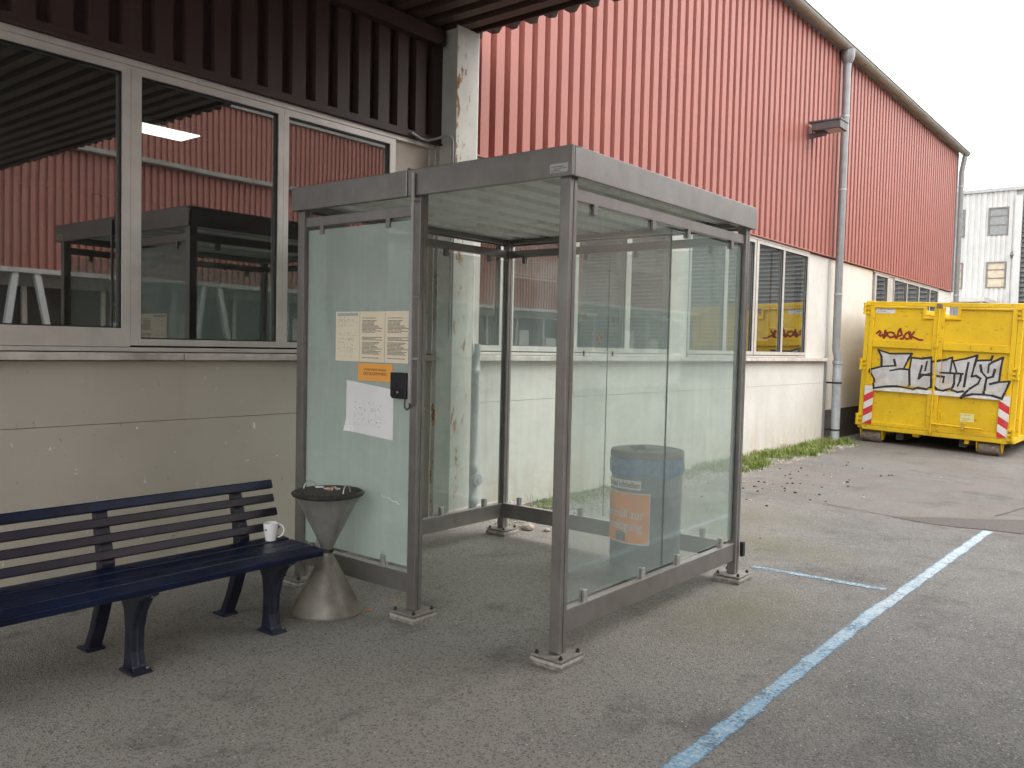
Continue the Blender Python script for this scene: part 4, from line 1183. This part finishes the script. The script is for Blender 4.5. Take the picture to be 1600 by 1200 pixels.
# hinges
for u, vs_ in ((-.02, (2.13, 1.15, .17)), (CW - .0, (2.10, 1.14, .15))):
    for v in vs_:
        h = cpart(MB().tube([(u, -.028, v - .10), (u, -.028, v + .10)], .024, 10), 'hinge', YELLOW, smooth=True)
        for dv in (-.075, .0, .075): MB().box(u - .03, u + .09 if u < 1 else u + .03, -.033, -.001, v + dv - .018, v + dv + .018).build('hinge_leaf', YELLOW, h, bevel=.004) if u < 1 else MB().box(u - .09, u + .03, -.033, -.001, v + dv - .018, v + dv + .018).build('hinge_leaf', YELLOW, h, bevel=.004)
# rollers and under frame
ROLL = plain('roller_rust', (.20, .155, .12), .7, .2, .3, 20)
UNDER = plain('under_frame', (.06, .05, .04), .8, 0, .3, 10)
for u in (.06, CW - .50):
    for y in (.02, CL - .3):
        r_ = cpart(MB().lathe([(.02, 0), (.100, .004), (.108, .014), (.108, .316), (.100, .326), (.02, .33)], (u, y + .10, -.122), 26, axis='x'), 'roller', ROLL, smooth=True)
        MB().prism([(y - .01, -.001), (y + .25, -.001), (y + .14, -.17), (y + .06, -.17)], 'x', u - .025, u - .006).build('roller_bracket', YELLOW, r_)
        MB().prism([(y - .01, -.001), (y + .25, -.001), (y + .14, -.17), (y + .06, -.17)], 'x', u + .336, u + .355).build('roller_bracket', YELLOW, r_)
for u in (.62, 1.62): cpart(MB().box(u, u + .12, .12, CL, -.14, -.002), 'runner', UNDER)
cpart(MB().box(.9, 1.0, .06, .2, -.05, -.003).box(1.72, 1.78, .02, .1, -.07, -.003), 'under_lug', YELLOW)
# warning plates, white strip, stickers
STRIPE = m_stripes()
for u0, sl in ((.076, .62), (2.186, -.62)):
    p = cpart(MB().box(u0, u0 + .152, -.0245, -.0205, .098, .700), 'warning_plate', STRIPE)
    p['slant'] = sl
WSTR = plain('white_strip', (.72, .72, .70), .4, 0, .1, 14, dirt=(.45, .40, .30), dirt_amt=.5)
cpart(MB().box(.076, 1.18, -.0245, -.0195, .703, .775), 'white_strip', WSTR); cpart(MB().box(1.21, 2.338, -.0245, -.0195, .703, .775), 'white_strip', WSTR)
STK = m_print('container_sticker', (.72, .73, .74), (.16, .22, .34), 3, .55, .34, .085, .12)
cpart(MB().box(.150, .470, .0265, .0295, 2.058, 2.138), 'company_sticker', STK)
STK2 = m_print('type_plate_print', (.74, .68, .30), (.16, .13, .05), 8, .5, .205, .135, .08)
cpart(MB().box(1.625, 1.83, .0265, .0295, .296, .430), 'type_plate', STK2)
# graffiti, sprayed over bars and panels: flat paint shapes just off the door
FILLS= [[(0.238, 1.416), (0.443, 1.357), (0.8, 1.377), (0.744, 1.27), (0.69, 1.12), (0.772, 1.108), (0.809, 0.826), (0.582, 0.808), (0.234, 0.762), (0.207, 0.902), (0.131, 1.021), (0.144, 1.066), (0.317, 1.13), (0.305, 1.297)], [(0.797, 1.308), (1.122, 1.324), (1.144, 1.023), (1.151, 0.82), (1.083, 0.788), (0.939, 0.802), (0.809, 0.826), (0.775, 1.065)], [(1.157, 1.262), (1.436, 1.346), (1.431, 1.111), (1.51, 1.066), (1.467, 0.829), (1.348, 0.785), (1.187, 0.857), (1.152, 1.024)], [(1.44, 1.288), (1.799, 1.4), (1.774, 1.234), (1.75, 1.067), (1.878, 1.027), (1.82, 0.924), (1.694, 0.814), (1.622, 0.783), (1.467, 0.829), (1.494, 1.082), (1.423, 1.111)], [(1.797, 1.318), (2.007, 1.339), (2.025, 1.397), (2.039, 1.308), (2.176, 1.39), (2.154, 1.015), (2.303, 1.011), (2.219, 0.728), (1.949, 0.77), (1.656, 0.728), (1.708, 0.832), (1.873, 0.994), (1.765, 1.068)]]
STROKES= [[(0.238, 1.416), (0.443, 1.357), (0.8, 1.377), (0.744, 1.27), (0.69, 1.12)], [(0.238, 1.416), (0.305, 1.297), (0.317, 1.13)], [(0.516, 1.257), (0.548, 1.154), (0.318, 1.125), (0.144, 1.066), (0.131, 1.021), (0.207, 0.902), (0.227, 0.744)], [(0.464, 1.061), (0.626, 1.104), (0.78, 1.1)], [(0.22, 0.735), (0.418, 0.781), (0.615, 0.802), (0.877, 0.771), (0.939, 0.802), (1.083, 0.788), (1.135, 0.827)], [(0.801, 0.826), (0.777, 1.083), (0.797, 1.308), (0.966, 1.301), (1.121, 1.331), (1.129, 1.26), (1.151, 0.82)], [(1.048, 1.255), (1.028, 1.1)], [(0.974, 1.182), (0.935, 0.957), (0.987, 1.012), (1.141, 1.065), (1.143, 1.032), (0.938, 1.025)], [(1.157, 1.262), (1.34, 1.307), (1.435, 1.354)], [(1.436, 1.346), (1.417, 1.093)], [(1.279, 1.084), (1.614, 1.087)], [(1.151, 1.032), (1.331, 1.016), (1.322, 0.918)], [(1.456, 1.28), (1.524, 1.084)], [(1.487, 1.065), (1.491, 0.914), (1.467, 0.829)], [(1.187, 0.857), (1.254, 0.794), (1.348, 0.785), (1.437, 0.826)], [(1.44, 1.288), (1.64, 1.341), (1.806, 1.404), (1.774, 1.234), (1.744, 1.05), (1.809, 1.071), (1.878, 1.027), (1.848, 0.942), (1.736, 0.851), (1.614, 0.682)], [(1.682, 1.278), (1.66, 1.077), (1.645, 0.877)], [(1.586, 1.064), (1.578, 0.971), (1.547, 0.877)], [(1.468, 0.812), (1.562, 0.778), (1.65, 0.802)], [(1.797, 1.318), (2.007, 1.339), (2.027, 1.405)], [(1.862, 1.248), (1.884, 1.143), (1.972, 1.042), (2.056, 1.073), (2.076, 1.189)], [(1.98, 1.133), (1.984, 1.264), (2.031, 1.308), (2.179, 1.39), (2.16, 1.227), (2.15, 1.007)], [(1.965, 1.034), (1.953, 0.901), (1.949, 0.77)], [(2.022, 0.948), (2.135, 0.989), (2.31, 1.014), (2.219, 0.728), (2.08, 0.765), (1.948, 0.773), (1.787, 0.764), (1.657, 0.719)]]
TAG= [[(0.189, 1.699), (0.238, 1.747), (0.258, 1.72), (0.235, 1.673), (0.262, 1.656), (0.295, 1.685)], [(0.296, 1.676), (0.317, 1.622), (0.333, 1.759), (0.365, 1.679), (0.321, 1.631)], [(0.371, 1.715), (0.422, 1.731), (0.474, 1.72), (0.504, 1.667), (0.429, 1.636), (0.374, 1.67), (0.371, 1.715)], [(0.506, 1.64), (0.532, 1.632), (0.557, 1.759), (0.58, 1.796), (0.613, 1.689), (0.563, 1.669)], [(0.592, 1.625), (0.634, 1.627), (0.648, 1.673), (0.678, 1.719), (0.718, 1.747), (0.751, 1.642), (0.694, 1.621), (0.658, 1.655)], [(0.81, 1.751), (0.757, 1.678), (0.852, 1.637), (0.903, 1.617), (0.952, 1.62)], [(0.735, 1.748), (0.769, 1.633)]]
SILVER = plain('silver_spray', (.56, .56, .565), .42, .2, .10, 9, dirt=(.34, .24, .17), dirt_amt=.45)
BLACKSP = plain('black_spray', (.02, .019, .02), .6)
REDSP = plain('red_spray', (.20, .012, .010), .6)
def surf(v):
    """door surface depth at height v: over a bar or over the panel"""
    if 1.46 <= v <= 1.592: return -.0235
    if .70 <= v <= .835: return -.026
    return .0285
def clip_band(poly, lo, hi):
    def cut(pl, f, keep):
        out = []
        for i in range(len(pl)):
            a, b = pl[i - 1], pl[i]
            ka, kb = keep(a[1]), keep(b[1])
            if ka != kb:
                t = (f - a[1]) / (b[1] - a[1]); out.append((a[0] + (b[0] - a[0]) * t, f))
            if kb: out.append(b)
        return out
    p = cut(poly, lo, lambda q: q >= lo)
    return cut(p, hi, lambda q: q <= hi) if len(p) > 2 else []
def clip_u(poly, lo, hi):
    return [(b, a) for a, b in clip_band([(q[1], q[0]) for q in poly], lo, hi)]
BANDS = [(.0, .704), (.704, .831), (.831, 1.461), (1.461, 1.591), (1.591, 2.2)]
COLS = [(.0, .1455), (.1455, 1.109), (1.109, 1.186), (1.204, 1.281), (1.281, 2.269), (2.269, 2.4)]
from mathutils.geometry import tessellate_polygon
def spray(mb, poly, lift):
    tris = tessellate_polygon([[Vector((a, b, 0)) for a, b in poly]])
    for tr in tris:
        tri = [poly[i] for i in tr]
        for ci, (ca, cb2) in enumerate(COLS):
            pu = clip_u(tri, ca, cb2)
            if len(pu) < 3: continue
            for lo, hi in BANDS:
                q = clip_band(pu, lo, hi)
                if len(q) < 3: continue
                mid = (lo + hi) / 2
                y = surf(mid) if ci in (1, 4) else -.019
                if ci in (1, 4) and .704 <= mid <= .831: y = -.0255
                if ci in (1, 4) and abs(mid - 1.526) < .05: y = -.0228
                mb.add([(a, y - lift, b) for a, b in q], [tuple(range(len(q)))])
def stroke_poly(a, b, w):
    d = Vector((b[0] - a[0], b[1] - a[1]))
    if d.length < 1e-5: return None
    d.normalize(); n = Vector((-d.y, d.x)) * w / 2; e = d * w * .35
    A, B = Vector(a) - e, Vector(b) + e
    return [tuple(A + n), tuple(A - n), tuple(B - n), tuple(B + n)]
mb = MB()
for f in FILLS: spray(mb, f, .0022)
cpart(mb, 'graffiti_fill', SILVER)
mb = MB()
for k, s in enumerate(STROKES):
    for i, (a, b) in enumerate(zip(s, s[1:])):
        w = .029 + .005 * ((k + i) % 3)
        q = stroke_poly(a, b, w)
        if q: spray(mb, q, .0036 + .00012 * ((k * 3 + i) % 9))
kind(cpart(mb, 'graffiti_outline', BLACKSP), 'stuff')
mb = MB()
for k, s in enumerate(TAG):
    for i, (a, b) in enumerate(zip(s, s[1:])):
        q = stroke_poly(a, b, .033)
        if q: spray(mb, q, .0015 + .00012 * ((k * 3 + i) % 9))
kind(cpart(mb, 'graffiti_tag', REDSP), 'stuff')

# ================================================================ wall lamp
lp = thing('wall_lamp', (XW + .04, 13.74, 5.03), 'grey box-shaped floodlight on a bracket high on the red wall', 'lamp')
LAMP = plain('lamp_grey', (.115, .110, .112), .5, .2, .1, 12)
MB().prism([(XW + .036, 4.985), (XW + .036, 5.060), (XW + .30, 5.062), (XW + .30, 5.010)], 'y', 13.70, 13.78).build('bracket', LAMP, lp, bevel=.004)
MB().prism([(XW + .12, 5.065), (XW + .12, 5.185), (XW + .57, 5.185), (XW + .57, 5.065)], 'y', 13.57, 13.91).build('housing', LAMP, lp, bevel=.008)
MB().box(XW + .07, XW + .58, 13.555, 13.925, 5.1865, 5.215).build('lid', LAMP, lp, bevel=.006)
MB().prism([(XW + .32, 5.056), (XW + .32, 5.064), (XW + .54, 5.064), (XW + .54, 5.056)], 'y', 13.60, 13.88).build('lens', plain('lamp_lens', (.45, .44, .42), .25), lp)

# ================================================================ weeds, gravel and litter
GRASS = NT('grass_blade'); oi_ = GRASS.noise(7, 3)
GRASS = GRASS.done(GRASS.pbr(GRASS.mix(GRASS.ramp(oi_, .3, .7), (.13, .19, .032), (.25, .31, .075)), .6, 0, None, .3))
DRY = plain('dry_blade', (.30, .25, .13), .75, 0, .2, 9)
def blades(n, fn, mat, name):
    mb = MB()
    for _ in range(n):
        q = fn()
        if q is None: continue
        x, y, h, w = q
        a = random.uniform(0, 6.28); ln = random.uniform(.15, .9) * h
        dx, dy = math.cos(a), math.sin(a); wx, wy = -dy * w / 2, dx * w / 2
        z = ground_z(x, y) + .004
        mb.add([(x - wx, y - wy, z), (x + wx, y + wy, z), (x + dx * ln * .4 + wx * .8, y + dy * ln * .4 + wy * .8, z + h * .7), (x + dx * ln * .4 - wx * .8, y + dy * ln * .4 - wy * .8, z + h * .7), (x + dx * ln, y + dy * ln, z + h * .9)], [(0, 1, 2, 3), (3, 2, 4)])
    return kind(mb.build(name, mat), 'stuff')
def dens(y):
    d = .14 + .25 * math.sin(y * 3.1) + .25 * math.sin(y * 7.3 + 1)
    if y > 10.0: d += .62
    if 7.0 < y < 7.9: d += .35
    return d
def strip_pt(y0, y1, depth):
    y = random.uniform(y0, y1)
    if random.random() > dens(y): return None
    wd = depth * (.55 + .45 * math.sin(y * 1.9 + .5)) + .12
    return y, -5.02 + wd * random.random() ** 1.3
CLUMPS = []
while len(CLUMPS) < 300:
    y = random.uniform(6.2, 15.3)
    if random.random() > dens(y): continue
    far = y > 10
    CLUMPS.append((-5.0 + random.random() ** 1.4 * (.62 if far else .36) * (.45 + .55 * abs(math.sin(y * 1.3 + .4))), y, random.uniform(.025, .085), random.uniform(.02, .12 if far else .06)))
def grass_fn():
    x, y, rr, h = random.choice(CLUMPS)
    return max(-5.03, random.gauss(x, rr)), random.gauss(y, rr * 1.4), h * random.uniform(.4, 1.2), random.uniform(.005, .010)
o = blades(10000, grass_fn, GRASS, 'grass_tufts'); o['label'] = 'green weeds and grass growing along the foot of the hall wall'; o['category'] = 'grass'
def dry_fn():
    q = strip_pt(6.0, 15.2, .42)
    if not q: return None
    return q[1], q[0], random.uniform(.03, .14), random.uniform(.003, .006)
o = blades(2600, dry_fn, DRY, 'dry_grass'); o['label'] = 'dry straw coloured stalks among the weeds by the wall'; o['category'] = 'grass'
# broad rosette leaves
LEAF = plain('weed_leaf', (.21, .29, .06), .5, 0, .3, 12)
mb = MB()
for _ in range(620):
    q = strip_pt(7.0, 15.1, .42)
    if not q: continue
    y, x = q
    for k in range(random.randint(4, 7)):
        a = random.uniform(0, 6.28); L = random.uniform(.035, .09); w = L * .30; e = random.uniform(.15, .7)
        d = Vector((math.cos(a) * math.cos(e), math.sin(a) * math.cos(e), math.sin(e))); s = Vector((-math.sin(a), math.cos(a), 0)) * w / 2
        p = Vector((x, y, ground_z(x, y) + .006))
        mb.add([p, p + d * L * .45 + s, p + d * L + Vector((0, 0, -.012)), p + d * L * .45 - s], [(0, 1, 2, 3)])
o = kind(mb.build('broadleaf_weeds', LEAF), 'stuff'); o['label'] = 'broad leaved weeds in rosettes along the hall wall'; o['category'] = 'weeds'
# gravel and fallen leaves
STONE = plain('gravel_pale', (.42, .38, .32), .85, 0, .3, 60); CLOD = plain('dark_clod', (.055, .043, .034), .9, 0, .3, 60)
def pebbles(n, fn, mat, name, r0, r1):
    mb = MB()
    for _ in range(n):
        q = fn()
        if q is None: continue
        x, y = q; r = random.uniform(r0, r1); z = ground_z(x, y) + r * .25
        vs = [(x + r * random.uniform(.6, 1.2) * math.cos(a), y + r * random.uniform(.6, 1.2) * math.sin(a), z - r * .25) for a in [k * 1.256 + random.uniform(-.3, .3) for k in range(5)]]
        vs2 = [(x + (vx - x) * .65 + random.uniform(-.1, .1) * r, y + (vy - y) * .65 + random.uniform(-.1, .1) * r, z + r * random.uniform(.25, .6)) for vx, vy, _z in vs]
        mb.add(vs + vs2, [(0, 1, 6, 5), (1, 2, 7, 6), (2, 3, 8, 7), (3, 4, 9, 8), (4, 0, 5, 9), (5, 6, 7, 8, 9)])
    return kind(mb.build(name, mat), 'stuff')
def pb_fn():
    y = random.uniform(5.6, 15.0)
    return (-5.0 + .62 * random.random() ** 1.5, y)
o = pebbles(2600, pb_fn, STONE, 'gravel', .006, .024); o['label'] = 'pale gravel strewn along the wall foot'; o['category'] = 'gravel'
def cl_fn():
    return (random.gauss(-3.75, .5), random.gauss(9.8, 1.4))
o = pebbles(60, cl_fn, CLOD, 'dirt_clods', .008, .021); o['label'] = 'dark clods of dirt scattered on the asphalt behind the shelter'; o['category'] = 'dirt'
o = pebbles(45, cl_fn, STONE, 'fallen_crumbs', .008, .020); o['label'] = 'pale crumbs and leaves scattered on the asphalt behind the shelter'; o['category'] = 'litter'
# two lone butts on the asphalt
for (x, y, a, lb) in ((-3.66, 3.29, .4, 'cigarette butt on the asphalt beside the shelter door post'), (-3.70, 3.52, 1.9, 'dark cigarette stub on the asphalt behind the ash bin')):
    d = Vector((math.cos(a), math.sin(a), 0)) * .02
    tag(MB().tube([Vector((x, y, .006)) - d, Vector((x, y, .006)) + d], .005, 7).build('cigarette_butt', BUTT_O), lb, 'cigarette butt')
# rubble stones behind the far shelter foot
for i, (x, y, r) in enumerate(((-4.33, 5.66, .055), (-4.18, 5.72, .03), (-4.02, 5.75, .025))):
    mb = MB(); bm = bmesh.new(); bmesh.ops.create_icosphere(bm, subdivisions=2, radius=r)
    for v in bm.verts: v.co *= random.uniform(.82, 1.12); v.co.z *= .6
    bm.verts.ensure_lookup_table()
    mb.add([(v.co.x + x, v.co.y + y, v.co.z + r * .45) for v in bm.verts], [tuple(q.index for q in f.verts) for f in bm.faces]); bm.free()
    tag(mb.build('stone', STONE), ['largest pale stone behind the far shelter foot', 'middle pale stone behind the far shelter foot', 'smallest pale stone behind the far shelter foot'][i], 'stone', 'stones behind the shelter foot')
